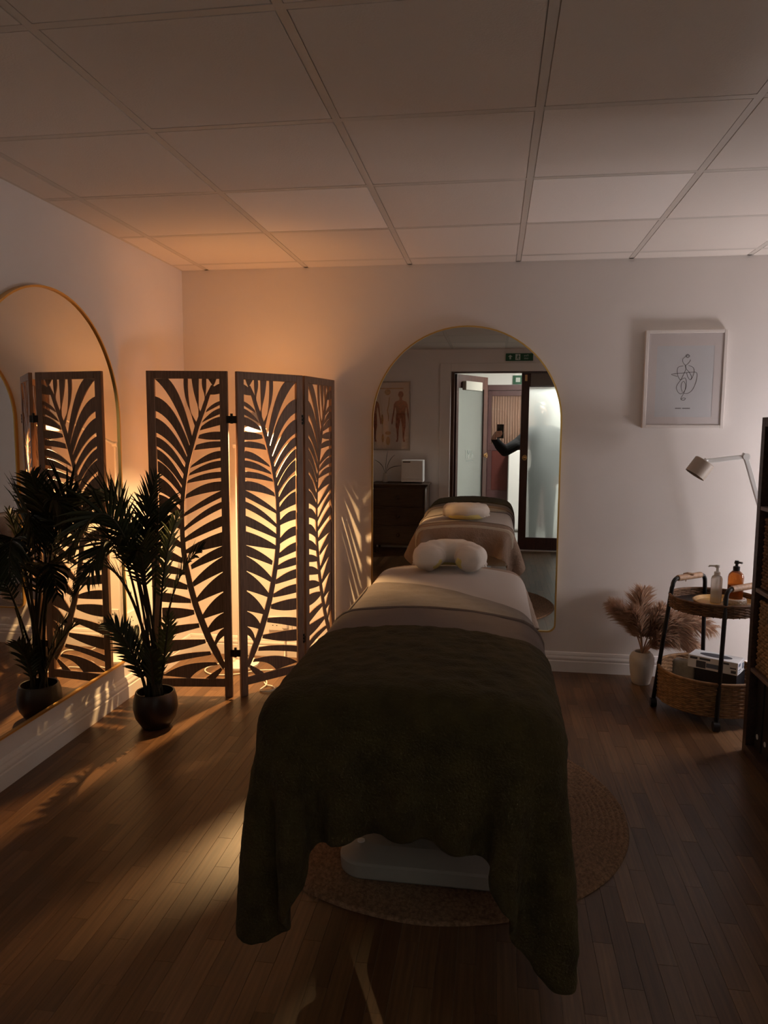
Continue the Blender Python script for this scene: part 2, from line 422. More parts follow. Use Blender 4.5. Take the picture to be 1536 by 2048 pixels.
MB().box(XL, YF, H, XL+.02, YB, H+.002).box(XL+.02, YB-.02, H, XR-.02, YB, H+.002).box(XR-.02, YF, H, XR, YB, H+.002).box(XL+.02, YF, H, XR-.02, YF+.02, H+.002).build('edge_angle', TBAR, ce)
for i in range(len(xe)-1):
    for j in range(len(ye)-1):
        a, b, c, d = xe[i], xe[i+1], ye[j], ye[j+1]
        mx_, my_ = (a+b)/2, (c+d)/2; hx, hy = (b-a)/2-.004, (d-c)/2-.004
        if hx < .005 or hy < .005: continue
        t = MB().box(-hx, -hy, 0, hx, hy, .015)
        ex, ey = max(hx-.011, .003), max(hy-.011, .003)
        t.box(-ex, -ey, -.0045, ex, ey, .001)
        new = (abs(mx_-(GX0-.9)) < .1 and abs(my_-(GY1-.9)) < .1) or (abs(mx_-(GX0+.3)) < .1 and abs(my_-(GY1-.9)) < .1)  # the two tiles coloured paler for the bright patch
        o = t.build('ceiling_tile', TILE_BRIGHT if new else TILE, ce, fix=False)
        o.location = (mx_, my_, H+.0042); o.rotation_euler = (random.gauss(0, .0012), random.gauss(0, .0012), 0)

# ================================================================== folding screen
# leaf fretwork traced once in panel coordinates (u across, v down)
TRW = 1764.0
def uv(x, y):
    v = (y-102)/TRW; lft = 108+60*v; rgt = 492+50*v
    return ((x-lft)/(rgt-lft), v)
RIB = [(452,140,9),(425,195,11),(398,275,12),(362,370,13),(332,480,13),(306,590,12),(288,700,12),(278,800,12),(276,900,13),(279,1000,14),(287,1100,15),(305,1200,16),(330,1310,17),(362,1420,18),(400,1520,19),(442,1620,20),(490,1710,21),(550,1800,24)]
# leaf: outer edge upper point, outer edge lower point, rib upper point, rib lower point, control fraction (fx, fy) along the run
LV = [
 ((185,102),(112,104),(338,452),(322,480),(.55,.22)),
 ((112,205),(112,281),(325,505),(306,540),(.55,.12)),
 ((118,328),(118,405),(310,562),(300,590),(.5,.18)),
 ((122,436),(124,484),(300,625),(290,655),(.5,.2)),
 ((126,506),(128,556),(288,690),(280,722),(.5,.25)),
 ((130,574),(132,634),(283,745),(275,775),(.5,.25)),
 ((133,666),(136,745),(276,810),(270,835),(.5,.22)),
 ((137,768),(139,842),(272,865),(268,890),(.5,.2)),
 ((141,886),(143,936),(268,940),(266,968),(.5,.0)),
 ((146,985),(147,1036),(272,1050),(272,1082),(.5,.1)),
 ((149,1085),(150,1135),(280,1140),(280,1170),(.5,.3)),
 ((152,1180),(153,1222),(295,1215),(296,1240),(.5,.3)),
 ((154,1255),(156,1305),(310,1300),(312,1328),(.5,.3)),
 ((158,1350),(160,1398),(330,1385),(334,1408),(.5,.2)),
 ((161,1440),(163,1506),(350,1450),(354,1476),(.5,.15)),
 ((165,1566),(167,1618),(380,1530),(385,1556),(.45,.6)),
 ((168,1640),(169,1708),(418,1628),(424,1650),(.45,.3)),
 ((169,1748),(170,1782),(450,1700),(458,1722),(.5,.75)),
 ((172,1850),(330,1866),(486,1766),(498,1784),(.35,1.0)),
 ((428,1866),(482,1866),(516,1800),(524,1814),(.5,.5)),
 ((283,102),(302,102),(360,352),(352,378),(-.05,.55)),
 ((330,102),(366,102),(386,300),(370,335),(.25,.6)),
 ((392,102),(410,102),(412,205),(402,235),(-.3,.5)),
 ((428,102),(470,102),(462,150),(440,160),(.3,.5)),
 ((492,132),(494,182),(450,155),(425,190),(.5,.5)),
 ((495,230),(495,246),(420,275),(412,292),(.5,.35)),
 ((496,270),(497,298),(400,335),(390,350),(.5,.3)),
 ((498,318),(498,360),(388,372),(378,395),(.5,.3)),
 ((500,404),(500,444),(376,420),(368,440),(.5,.2)),
 ((502,460),(502,487),(358,478),(346,508),(.5,.1)),
 ((503,514),(504,550),(332,596),(322,612),(.42,.1)),
 ((505,570),(506,604),(322,640),(314,656),(.45,.15)),
 ((507,634),(508,664),(312,682),(304,700),(.5,.15)),
 ((510,690),(510,738),(302,764),(294,790),(.5,.1)),
 ((512,742),(513,776),(292,872),(288,895),(.5,.42)),
 ((514,808),(515,842),(290,958),(290,980),(.5,.32)),
 ((516,892),(517,946),(292,1020),(294,1046),(.5,.4)),
 ((519,985),(520,1062),(300,1090),(306,1112),(.5,.38)),
 ((522,1068),(523,1124),(330,1180),(336,1206),(.5,.38)),
 ((524,1130),(526,1214),(342,1282),(350,1310),(.55,.4)),
 ((528,1222),(530,1332),(366,1378),(374,1402),(.55,.4)),
 ((531,1342),(533,1458),(402,1480),(412,1502),(.6,.4)),
 ((534,1466),(535,1552),(434,1564),(444,1590),(.65,.35)),
 ((536,1560),(537,1600),(478,1640),(486,1668),(.75,.3)),
]
def fret_polys():
    polys = []
    # rib as a strip of quads
    L_, R_ = [], []
    for i, (x, y, h) in enumerate(RIB):
        x0, y0, _ = RIB[max(i-1, 0)]; x1, y1, _ = RIB[min(i+1, len(RIB)-1)]
        d = Vector((x1-x0, y1-y0)).normalized(); n = Vector((-d.y, d.x))
        L_.append((x+n.x*h, y+n.y*h)); R_.append((x-n.x*h, y-n.y*h))
    polys.append((L_, R_))
    for a, b, c, d, (fx, fy) in LV:
        n = 10
        def curve(p, q, widen):
            ctl = (p[0]+(q[0]-p[0])*fx, p[1]+(q[1]-p[1])*fy+widen)
            # push the start a little into the frame, the end into the rib
            return bez(p, ctl, q, n)
        wd = 6.5; e = 3.0
        if abs(a[1]-b[1]) > abs(a[0]-b[0]): a, b = (a[0], a[1]-e), (b[0], b[1]+e)
        else: a, b = ((a[0]-e, a[1]), (b[0]+e, b[1])) if a[0] < b[0] else ((a[0]+e, a[1]), (b[0]-e, b[1]))
        polys.append((curve(a, c, -wd), curve(b, d, wd)))
    return polys
FRET = fret_polys()
PH, STILE, PD = 1.668, 0.040, 0.020
Z_OP0, Z_OP1 = 0.098, PH-0.038
def screen_panel(root, p0, p1, flip):
    a = Vector((p0[0], p0[1], 0)); b = Vector((p1[0], p1[1], 0)); d = (b-a).normalized(); n = Vector((d.y, -d.x, 0)); wdt = (b-a).length
    P = lambda u, z, t: a+d*u+n*t+Vector((0, 0, z))
    def slab(u0, u1, z0, z1, t=PD, mb=None):
        mb = mb or MB()
        return mb.add([P(u0,z0,-t/2),P(u1,z0,-t/2),P(u1,z1,-t/2),P(u0,z1,-t/2),P(u0,z0,t/2),P(u1,z0,t/2),P(u1,z1,t/2),P(u0,z1,t/2)],
                      [(0,1,2,3),(7,6,5,4),(0,4,5,1),(1,5,6,2),(2,6,7,3),(3,7,4,0)])
    fr = slab(0, STILE, 0, PH); slab(wdt-STILE, wdt, 0, PH, mb=fr); slab(STILE, wdt-STILE, PH-.038, PH, mb=fr); slab(STILE, wdt-STILE, .055, .098, mb=fr)
    pan = fr.build('panel_frame', SCREENW, root, bevel=.0018, seg=1)
    mb = MB(); t = .0032; iw = wdt-2*STILE
    def to(pt):
        u, v = uv(*pt)
        u = min(max(u, -.012), 1.012); v = min(max(v, -.003), 1.003)
        if flip: u = 1-u
        return STILE+u*iw, Z_OP1-v*(Z_OP1-Z_OP0)
    for upc, loc in FRET:
        k = len(upc); v = []; f = []
        for i in range(k):
            (u0, z0), (u1, z1) = to(upc[i]), to(loc[i])
            v += [P(u0,z0,-t), P(u1,z1,-t), P(u0,z0,t), P(u1,z1,t)]
        for i in range(k-1):
            q = i*4; r = q+4
            f += [(q,q+1,r+1,r),(q+2,r+2,r+3,q+3),(q,r,r+2,q+2),(q+1,q+3,r+3,r+1)]
        f += [(0,2,3,1), ((k-1)*4,(k-1)*4+1,(k-1)*4+3,(k-1)*4+2)]
        mb.add(v, f)
    mb.build('leaf_fretwork', SCREENW, pan)
    return pan, P, wdt
scr = thing('folding_screen', 'three-panel dark wooden folding screen cut with palm leaf fretwork', 'folding screen')
SP = [((-1.711,3.462),(-1.313,3.521)), ((-1.274,3.53),(-1.018,3.832)), ((-1.012,3.842),(-.930,4.203))]
for i, (p0, p1) in enumerate(SP):
    pan, P, wdt = screen_panel(scr, p0, p1, i == 1)
    if i == 2: continue
    q = Vector((SP[i+1][0][0], SP[i+1][0][1], 0)); e = Vector((p1[0], p1[1], 0)); mid = (q+e)/2
    for z in (1.43, .235):
        h = MB()
        for k in range(3): h.lathe([(.007, 0), (.007, .014)], (mid.x, mid.y-.012, z+.018*k-.02), 10)
        h.bar(e+Vector((-.006,-.012,z)), q+Vector((.006,-.012,z)), .036, .003, up=(0,-1,0))
        h.build('hinge', HINGE, pan)

# ================================================================== arched mirrors
def arch_pts(w, h, rc, n=40):
    r = w/2; pts = []
    for i in range(6): t = PI+PI/2*i/5; pts.append((-r+rc+rc*math.cos(t), rc+rc*math.sin(t)))
    for i in range(6): t = 1.5*PI+PI/2*i/5; pts.append((r-rc+rc*math.cos(t), rc+rc*math.sin(t)))
    for i in range(n+1): t = PI*i/n; pts.append((r*math.cos(t), h-r+r*math.sin(t)))
    return pts
def arched_mirror(name, label, fn, w, h):
    root = thing(name, label, 'mirror', fn(0, 0, 0))
    base = Vector(fn(0,0,0))
    L_ = lambda x, z, t: Vector(fn(x, z, t))-base
    o = arch_pts(w, h, .045); inn = arch_pts(w-.016, h-.016, .038)
    inn = [(x, z+.008) for x, z in inn]
    n = len(o); v = []; f = []
    for (x, z), (x2, z2) in zip(o, inn):
        v += [L_(x,z,.001), L_(x,z,.028), L_(x2,z2,.028), L_(x2,z2,.001)]
    for i in range(n):
        a, b = i*4, ((i+1) % n)*4
        for k in range(4): f.append((a+k, a+(k+1)%4, b+(k+1)%4, b+k))
    MB().add(v, f).build('frame', GOLD, root, smooth='auto')
    MB().prism(inn, lambda p: L_(p[0], p[1], .014), lambda p: L_(p[0], p[1], .020)).build('mirror_glass', MIRROR, root)
    return root
arched_mirror('arched_mirror', 'gold-framed arched mirror on the back wall behind the massage couch', lambda x, z, t: (-.1645+x, YB-t, .232+z), 1.074, 1.735)
arched_mirror('arched_mirror', 'gold-framed arched mirror on the left wall beside the potted palm', lambda x, z, t: (XL+t, 2.860+x, .205+z), 1.074, 1.755)

# ================================================================== lamps that light the room
def lathe_dir(mb, prof, o, d, n=24, cap=False):
    d = Vector(d).normalized(); u = d.orthogonal().normalized(); r = d.cross(u); v = []; o = Vector(o)
    for rad, t in prof:
        for k in range(n): v.append(o+d*t+(u*math.cos(2*PI*k/n)+r*math.sin(2*PI*k/n))*rad)
    f = []
    for i in range(len(prof)-1):
        for k in range(n): f.append((i*n+k, i*n+(k+1)%n, (i+1)*n+(k+1)%n, (i+1)*n+k))
    if cap: f += [tuple(range(n-1,-1,-1)), tuple((len(prof)-1)*n+k for k in range(n))]
    mb.add(v, f); return mb
def light(kind, name, loc, power, col, size=.05, parent=None, rot=None, **kw):
    ld = bpy.data.lights.new(name, kind); ld.energy = power; ld.color = col
    if kind in ('POINT', 'SPOT'): ld.shadow_soft_size = size
    for k, v in kw.items(): setattr(ld, k, v)
    o = bpy.data.objects.new(name, ld); COL.objects.link(o); o.location = loc
    if rot: o.rotation_euler = rot
    if parent: child_of(o, parent)
    return o
LH = Vector((-1.242, 3.72, 1.395))
fl1 = thing('floor_lamp', 'lit warm reading lamp on a jointed white pole behind the folding screen', 'lamp', (-1.46, 4.03, 0))
W_ = lambda mb, n, m, r, **k: child_of(mb.build(n, m, None, **k), r)
W_(MB().lathe([(0.001,0),(.115,0),(.115,.012),(.03,.022),(.012,.03)], (-1.46,4.03,0), 28), 'base', WHITEM, fl1, smooth='auto')
W_(MB().tube([(-1.46,4.03,.02),(-1.46,4.03,1.29)], .009), 'pole', WHITEM, fl1, smooth='auto')
W_(MB().tube([(-1.46,4.03,1.29),(-1.30,3.80,1.43)], .008), 'arm', WHITEM, fl1, smooth='auto')
W_(MB().tube([(-1.475,4.03,1.29),(-1.445,4.03,1.29)], .016, 12), 'joint', WHITEM, fl1, smooth='auto')
ldir = Vector((.10, -.28, -.95)).normalized()
sh = MB(); lathe_dir(sh, [(.016,-.075),(.035,-.07),(.058,.0),(.060,.012),(.057,.012),(.055,.0),(.032,-.064),(.016,-.068)], LH, ldir, 28)
W_(sh, 'lamp_shade', WHITEM, fl1, smooth='auto')
bb = MB(); lathe_dir(bb, [(.001,-.05),(.03,-.045),(.048,-.012),(.046,-.006),(.001,.002)], LH, ldir, 24); W_(bb, 'bulb', BULB_WARM, fl1, smooth=True)
light('SPOT', 'lamp_light', LH+ldir*.02, WARM_DOWN, BEAM_C, .008, fl1, rot=ldir.to_track_quat('-Z', 'Y').to_euler(), spot_size=2.7, spot_blend=1.0)
light('SPOT', 'added_uplight', LH-ldir*.16, WARM_UP, WARM_C, .09, fl1, rot=Vector((0, .25, 1)).to_track_quat('-Z', 'Y').to_euler(), spot_size=2.9, spot_blend=1.0)  # unseen soft source added above the shade to brighten wall and ceiling

# assumed lamp, unseen beyond the bookcase, for the cool light from the right
assumed_lamp = thing('floor_lamp', 'assumed paper globe lamp on a low stand, unseen beyond the bookcase', 'lamp', (1.95, 3.75, 0))
W_(MB().lathe([(0.001,0),(.12,0),(.12,.012),(.015,.02)], (1.95,3.75,0), 24), 'base', BLACKM, assumed_lamp, smooth='auto')
W_(MB().tube([(1.95,3.75,.02),(1.95,3.75,.72)], .009), 'pole', BLACKM, assumed_lamp, smooth='auto')
W_(MB().lathe([(.03,-.13)]+[(.13*math.cos(t), .13*math.sin(t)) for t in [-1.3+.2*i for i in range(14)]]+[(.03,.13)], (1.95,3.75,.85), 24, cap=False), 'lamp_shade', ASSUMED_GLOW, assumed_lamp, smooth=True)
light('POINT', 'assumed_globe_light', (1.95,3.75,.85), COOL_W, COOL_C, .135, assumed_lamp)
# ================================================================== massage couch
CBX, CBY0, CBY1, CBHW = -.188, 1.62, 3.47, .335
CTOP, CCROWN, CRAD = .715, .035, .05
couch = thing('massage_couch', 'cream massage couch on a white rounded pedestal base on the jute rug', 'massage couch', (CBX, 2.6, 0))
def rounded_rect(hx, hy, r, n=8):
    pts = []
    for cx, cy, t0 in ((hx-r,hy-r,0),(-hx+r,hy-r,PI/2),(-hx+r,-hy+r,PI),(hx-r,-hy+r,1.5*PI)):
        for i in range(n+1): t = t0+PI/2*i/n; pts.append((cx+r*math.cos(t), cy+r*math.sin(t)))
    return pts
def loft(mb, levels, cx, cy):
    """levels: (z, hx, hy, r)"""
    rings = [[(cx+x, cy+y, z) for x, y in rounded_rect(hx, hy, r)] for z, hx, hy, r in levels]
    n = len(rings[0]); v = [p for r in rings for p in r]; f = []
    for i in range(len(rings)-1):
        for k in range(n): f.append((i*n+k, i*n+(k+1)%n, (i+1)*n+(k+1)%n, (i+1)*n+k))
    f += [tuple(range(n-1,-1,-1)), tuple((len(rings)-1)*n+k for k in range(n))]
    return mb.add(v, f)
bx, by = -.18, 2.62
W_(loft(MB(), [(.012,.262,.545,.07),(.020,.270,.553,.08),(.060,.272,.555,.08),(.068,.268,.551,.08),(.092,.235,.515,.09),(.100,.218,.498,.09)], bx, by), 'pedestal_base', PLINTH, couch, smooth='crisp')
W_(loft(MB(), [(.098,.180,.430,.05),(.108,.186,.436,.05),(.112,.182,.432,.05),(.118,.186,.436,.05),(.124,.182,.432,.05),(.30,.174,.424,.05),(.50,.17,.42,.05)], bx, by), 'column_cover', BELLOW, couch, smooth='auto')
W_(MB().box(CBX-.30, CBY0+.08, .44, CBX+.30, CBY1-.16, .548), 'frame', VINYL, couch, bevel=.012)
W_(MB().lathe([(.001,0),(.012,0),(.012,.004),(.001,.006)], (-.385, 2.135, .1), 12), 'screw_cap', WHITEP, couch)
prof = []
for i in range(9): t = PI/2*i/8; prof.append((CBHW-CRAD+CRAD*math.cos(PI/2-t) if False else CBHW-CRAD+CRAD*math.sin(t), .555+CRAD-CRAD*math.cos(t)))
for i in range(9): t = PI/2*i/8; prof.append((CBHW-CRAD+CRAD*math.cos(t), CTOP-CRAD+CRAD*math.sin(t)))
for i in range(1, 12): prof.append(((CBHW-CRAD)*(1-2*i/12), CTOP))
for i in range(9): t = PI/2+PI/2*i/8; prof.append((-CBHW+CRAD+CRAD*math.cos(t), CTOP-CRAD+CRAD*math.sin(t)))
for i in range(9): t = PI+PI/2*i/8; prof.append((-CBHW+CRAD+CRAD*math.cos(t), .555+CRAD+CRAD*math.sin(t)))
prof = [(x, z+(CCROWN*(1-(x/CBHW)**2) if z > .62 else 0)-.004) for x, z in prof]
W_(MB().prism(prof, lambda p: (CBX+p[0], CBY0+.006, p[1]), lambda p: (CBX+p[0], CBY1-.006, p[1])), 'mattress', VINYL, couch, smooth='auto', bevel=.012)

# ---- cloth: position based draping over the couch
def drape(corners, spacing, thick, steps=150, iters=14, seed=0, zstart=.80, jit=.004, floor=.010, bend=.35, shear=.5, rnd=0.0):
    c = [np.array(p, float) for p in corners]      # (near-left, near-right, far-right, far-left) in XY
    wl = max(np.linalg.norm(c[1]-c[0]), np.linalg.norm(c[2]-c[3])); hl = max(np.linalg.norm(c[3]-c[0]), np.linalg.norm(c[2]-c[1]))
    nu, nv = int(round(wl/spacing))+1, int(round(hl/spacing))+1
    U, V = np.meshgrid(np.linspace(0,1,nu), np.linspace(0,1,nv), indexing='ij')
    XY = (1-U)[...,None]*(1-V)[...,None]*c[0]+U[...,None]*(1-V)[...,None]*c[1]+U[...,None]*V[...,None]*c[2]+(1-U)[...,None]*V[...,None]*c[3]
    if rnd:      # round off the two near corners of the cloth
        for ux in (0, 1):
            a = np.clip(1-(np.abs(U-ux)*wl)/rnd, 0, 1); b = np.clip(1-V*hl/rnd, 0, 1)
            a2, b2 = a*np.sqrt(1-b*b/2), b*np.sqrt(1-a*a/2)
            sx = np.where(ux == 0, 1, -1)
            XY[...,0] += sx*(a-a2)*rnd; XY[...,1] += (b-b2)*rnd
    rg = np.random.default_rng(seed)
    P = np.concatenate([XY, np.full((nu,nv,1), zstart)], -1)
    R0 = P.copy()
    P[...,2] += rg.normal(0, jit, (nu,nv)); P[...,:2] += rg.normal(0, jit*.4, (nu,nv,2))
    Q = P.copy()
    S = np.s_
    cons = []
    def pairs(du, dv, stiff):
        # colour the constraint graph so that no vertex appears twice in one group
        for ou in range(2 if du else 1):
            for ov in range(2 if (dv and not du) else 1):
                iu = np.arange(0, nu-abs(du)); jv = np.arange(max(0,-dv), nv-max(0,dv))
                if du: iu = iu[(iu//abs(du)) % 2 == ou]
                elif dv: jv = jv[((jv)//abs(dv)) % 2 == ov]
                if len(iu) == 0 or len(jv) == 0: continue
                A = np.ix_(iu, jv); B = np.ix_(iu+du, jv+dv)
                L0 = np.linalg.norm(R0[A]-R0[B], axis=-1)
                cons.append((A, B, L0, stiff))
    pairs(1,0,1.0); pairs(0,1,1.0); pairs(1,1,shear); pairs(1,-1,shear); pairs(2,0,bend); pairs(0,2,bend)
    cy, hy = (CBY0+CBY1)/2, (CBY1-CBY0)/2
    cz, hz = (.555+CTOP)/2, (CTOP-.555)/2
    def collide():
        dx = P[...,0]-CBX; cr = CCROWN*np.clip(1-(dx/CBHW)**2, 0, 1)
        D = np.stack([dx, P[...,1]-cy, P[...,2]-cz-cr], -1)
        h = np.array([CBHW, hy, hz])-CRAD
        q = np.abs(D)-h; sg = np.where(D < 0, -1.0, 1.0)
        qm = np.maximum(q, 0); ln = np.linalg.norm(qm, axis=-1)
        ins = ln < 1e-9
        sd = np.where(ins, q.max(-1), ln)-CRAD
        hit = sd < thick
        g = qm/np.maximum(ln, 1e-9)[...,None]*sg
        ax = q.argmax(-1); gi = np.zeros_like(q); np.put_along_axis(gi, ax[...,None], 1.0, -1); gi *= sg
        g = np.where(ins[...,None], gi, g)
        push = np.where(hit, thick-sd, 0.0)
        P[...] += g*push[...,None]
        fz = P[...,2] < floor
        P[...,2] = np.where(fz, floor, P[...,2])
        return hit
    for s in range(steps):
        vel = (P-Q)*.965; Q[...] = P
        P += vel; P[...,2] -= 9.8*.016**2
        for it in range(iters):
            for A, B, L0, k in cons:
                a = P[A]; b = P[B]; d = b-a; ln = np.linalg.norm(d, axis=-1)+1e-9
                cor = (.5*k*(ln-L0)/ln)[...,None]*d
                P[A] = a+cor; P[B] = b-cor
            hit = collide()
            P[...] = np.where(hit[...,None], P+(Q-P)*(.55, .55, .0), P)
        Q[...] = np.where(hit[...,None], Q+(P-Q)*.8, Q)
    return P, nu, nv
def cloth(name, label, cat, P, nu, nv, m, thick, levels=1, relief=0.0, rscale=8.0):
    v = P.reshape(-1, 3)
    f = [(i*nv+j, (i+1)*nv+j, (i+1)*nv+j+1, i*nv+j+1) for i in range(nu-1) for j in range(nv-1)]
    me = bpy.data.meshes.new(name); me.from_pydata([tuple(p) for p in v], [], f); me.materials.append(m)
    me.polygons.foreach_set('use_smooth', [True]*len(me.polygons))
    o = link(name, me); tag(o, label, cat)
    sd = o.modifiers.new('thick', 'SOLIDIFY'); sd.thickness = thick; sd.offset = 0
    if levels:
        sb = o.modifiers.new('sub', 'SUBSURF'); sb.levels = levels; sb.render_levels = levels
    if relief:
        tx = bpy.data.textures.new(name+'_pile', 'CLOUDS'); tx.noise_scale = 1/rscale; tx.noise_depth = 2
        dp = o.modifiers.new('pile', 'DISPLACE'); dp.texture = tx; dp.strength = relief; dp.mid_level = .5; dp.texture_coords = 'LOCAL'
    return o
P, nu, nv = drape([(-.70,2.55),(.36,2.55),(.36,3.64),(-.70,3.64)], .03, .004, 90, 10, 1)
cloth('waffle_blanket', 'taupe waffle blanket hanging over the head end of the couch under the cream sheet', 'blanket', P, nu, nv, mat('taupe_waffle', (0.33, 0.235, 0.18), .95, bump=1.0, bscale=110), .005, 2, .004, 60)
P, nu, nv = drape([(-.66,2.1),(.32,2.1),(.33,3.33),(-.66,3.38)], .03, .010, 90, 10, 2)
cloth('bed_sheet', 'cream cotton sheet spread over the head half of the couch', 'sheet', P, nu, nv, SHEET, .003)
P, nu, nv = drape([(-.90,2.2),(.32,2.15),(.305,2.46),(-.84,3.32)], .03, .016, 90, 10, 3)
TOWEL_D = mat('dark_taupe_towel', (0.195, 0.150, 0.130), 0.95, bump=0.5, bscale=500)
flap = cloth('bath_towel', 'taupe towel with ribbed band folded diagonally across the cream sheet', 'towel', P, nu, nv, TOWEL, .006, 2, .007, 9)
# woven bands of the towel, laid on its left border
bandP = P
tb = MB()
for k in range(6):
    ii = 12.9+k*.45; i0 = int(ii); fr = ii-i0
    line = [Vector(bandP[i0, j]*(1-fr)+bandP[i0+1, j]*fr)+Vector((0, 0, .0055)) for j in range(6, nv)]
    tb.tube(line, .0030, 5)
tb.build('ribbed_band', TOWEL_D, flap, smooth=True)
P, nu, nv = drape([(-.74,1.95),(.35,1.93),(.345,2.40),(-.74,2.48)], .03, .022, 90, 10, 4)
twl = cloth('bath_towel', 'taupe towel folded straight across the couch beside the olive throw', 'towel', P, nu, nv, TOWEL_D, .018, 2, .007, 9)
MB().tube([Vector(P[i, nv-1])+Vector((0, .002, .002)) for i in range(nu)], .0125, 8).build('folded_edge', TOWEL_D, twl, smooth=True)
P, nu, nv = drape([(-.965,1.335),(.60,1.325),(.635,2.165),(-.99,2.24)], .026, .030, 240, 18, 7, bend=.02, shear=.15, rnd=.30)
thr = cloth('fur_throw', 'dark olive faux-fur throw draped over the foot of the couch to the floor', 'throw', P, nu, nv, THROW, .016, 2, .010, 22)

# ---- face cushion
fc = thing('face_cushion', 'crescent face cushion in a white disposable cover at the couch head', 'cushion', (-.185, 3.25, .765))
def crescent(R, rx, rz, open_ang, n=40, m=20, zc=.055, wob=0.0):
    v = []; f = []
    for i in range(n+1):
        t = i/n; a = -PI/2+open_ang+(2*PI-2*open_ang)*t
        e = min(1, max(.02, math.sin(PI*min(1, max(0, t*1.0)))*3.2)); e = min(1, e)**.5
        cx, cy = R*1.12*math.cos(a), R*math.sin(a)
        for k in range(m):
            b = 2*PI*k/m; rr = rx*e*math.cos(b)
            p = Vector((cx+rr*math.cos(a), cy+rr*math.sin(a), zc+rz*e*math.sin(b)))
            if wob: p += Vector((0,0,1))*wob*mnoise.noise(p*26)+Vector((1,1,0))*wob*.6*mnoise.noise(p*19+Vector((3,1,7)))
            v.append(p)
    for i in range(n):
        for k in range(m): f.append((i*m+k, i*m+(k+1)%m, (i+1)*m+(k+1)%m, (i+1)*m+k))
    f += [tuple(range(m-1,-1,-1)), tuple(n*m+k for k in range(m))]
    return MB().add(v, f)
o = crescent(.085, .072, .062, .42, 60, 28, .066, .009).build('disposable_cover', PILLOW, fc, smooth=True)
o.rotation_euler = (.10, 0, 0); o.scale = (1, 1, .88)
o = crescent(.085, .052, .042, .34, 40, 16, .044).build('foam_pad', FOAM, fc, smooth=True)
gt = MB()   # gathered elastic edge
for s in (-1, 1):
    pts = []
    for i in range(26):
        a = -.9+1.8*i/25; r = .155+.006*math.sin(i*2.1)
        pts.append((s*r*math.cos(a)*1.02, .10*math.sin(a)-.005, .028+.008*math.sin(i*1.7)))
    gt.tube(pts, .006, 6)
tag(gt.build('gathered_edge', PILLOW, fc, smooth=True), kind='stuff')

# ================================================================== jute rug
rug = MB(); prof = [(.001, .004)]; RR = .685
nr = 34
for i in range(nr):
    a = RR*i/nr; b = RR*(i+1)/nr
    prof += [(a+.002, .006), ((a+b)/2, .0125), (b-.002, .006)]
prof += [(RR, .0005)]
rug.lathe(prof, (-.185, 2.595, 0), 96, cap=False)
rv = []
for p in rug.v:
    d = math.hypot(p[0]+.185, p[1]-2.595); w_ = mnoise.noise(Vector((p[0]*14, p[1]*14, 0)))*.0022*(d/RR)
    k = 1+(.006*mnoise.noise(Vector((p[0]*6, p[1]*6, 3))) if d > RR*.93 else 0)
    rv.append((-.185+(p[0]+.185)*k, 2.595+(p[1]-2.595)*k, max(.0003, p[2]+w_*(1 if p[2] > .004 else 0))))
rug.v = rv
ro = rug.build('jute_rug', JUTE, smooth=True); tag(ro, 'round braided jute rug under the massage couch', 'rug')
fr = MB()
for k in range(46):
    a = random.uniform(PI*1.02, PI*1.36); r = RR*random.uniform(.985, 1.0); l = random.uniform(.008, .028); b = a+random.uniform(-.5, .5)
    p = Vector((-.185+r*math.cos(a), 2.595+r*math.sin(a), .006)); fr.tube([p, p+Vector((math.cos(b)*l*.5, math.sin(b)*l*.5, .004)), p+Vector((math.cos(b)*l, math.sin(b)*l, -.004))], .0022, 4)
tag(fr.build('frayed_fibres', JUTE, ro), kind='stuff')

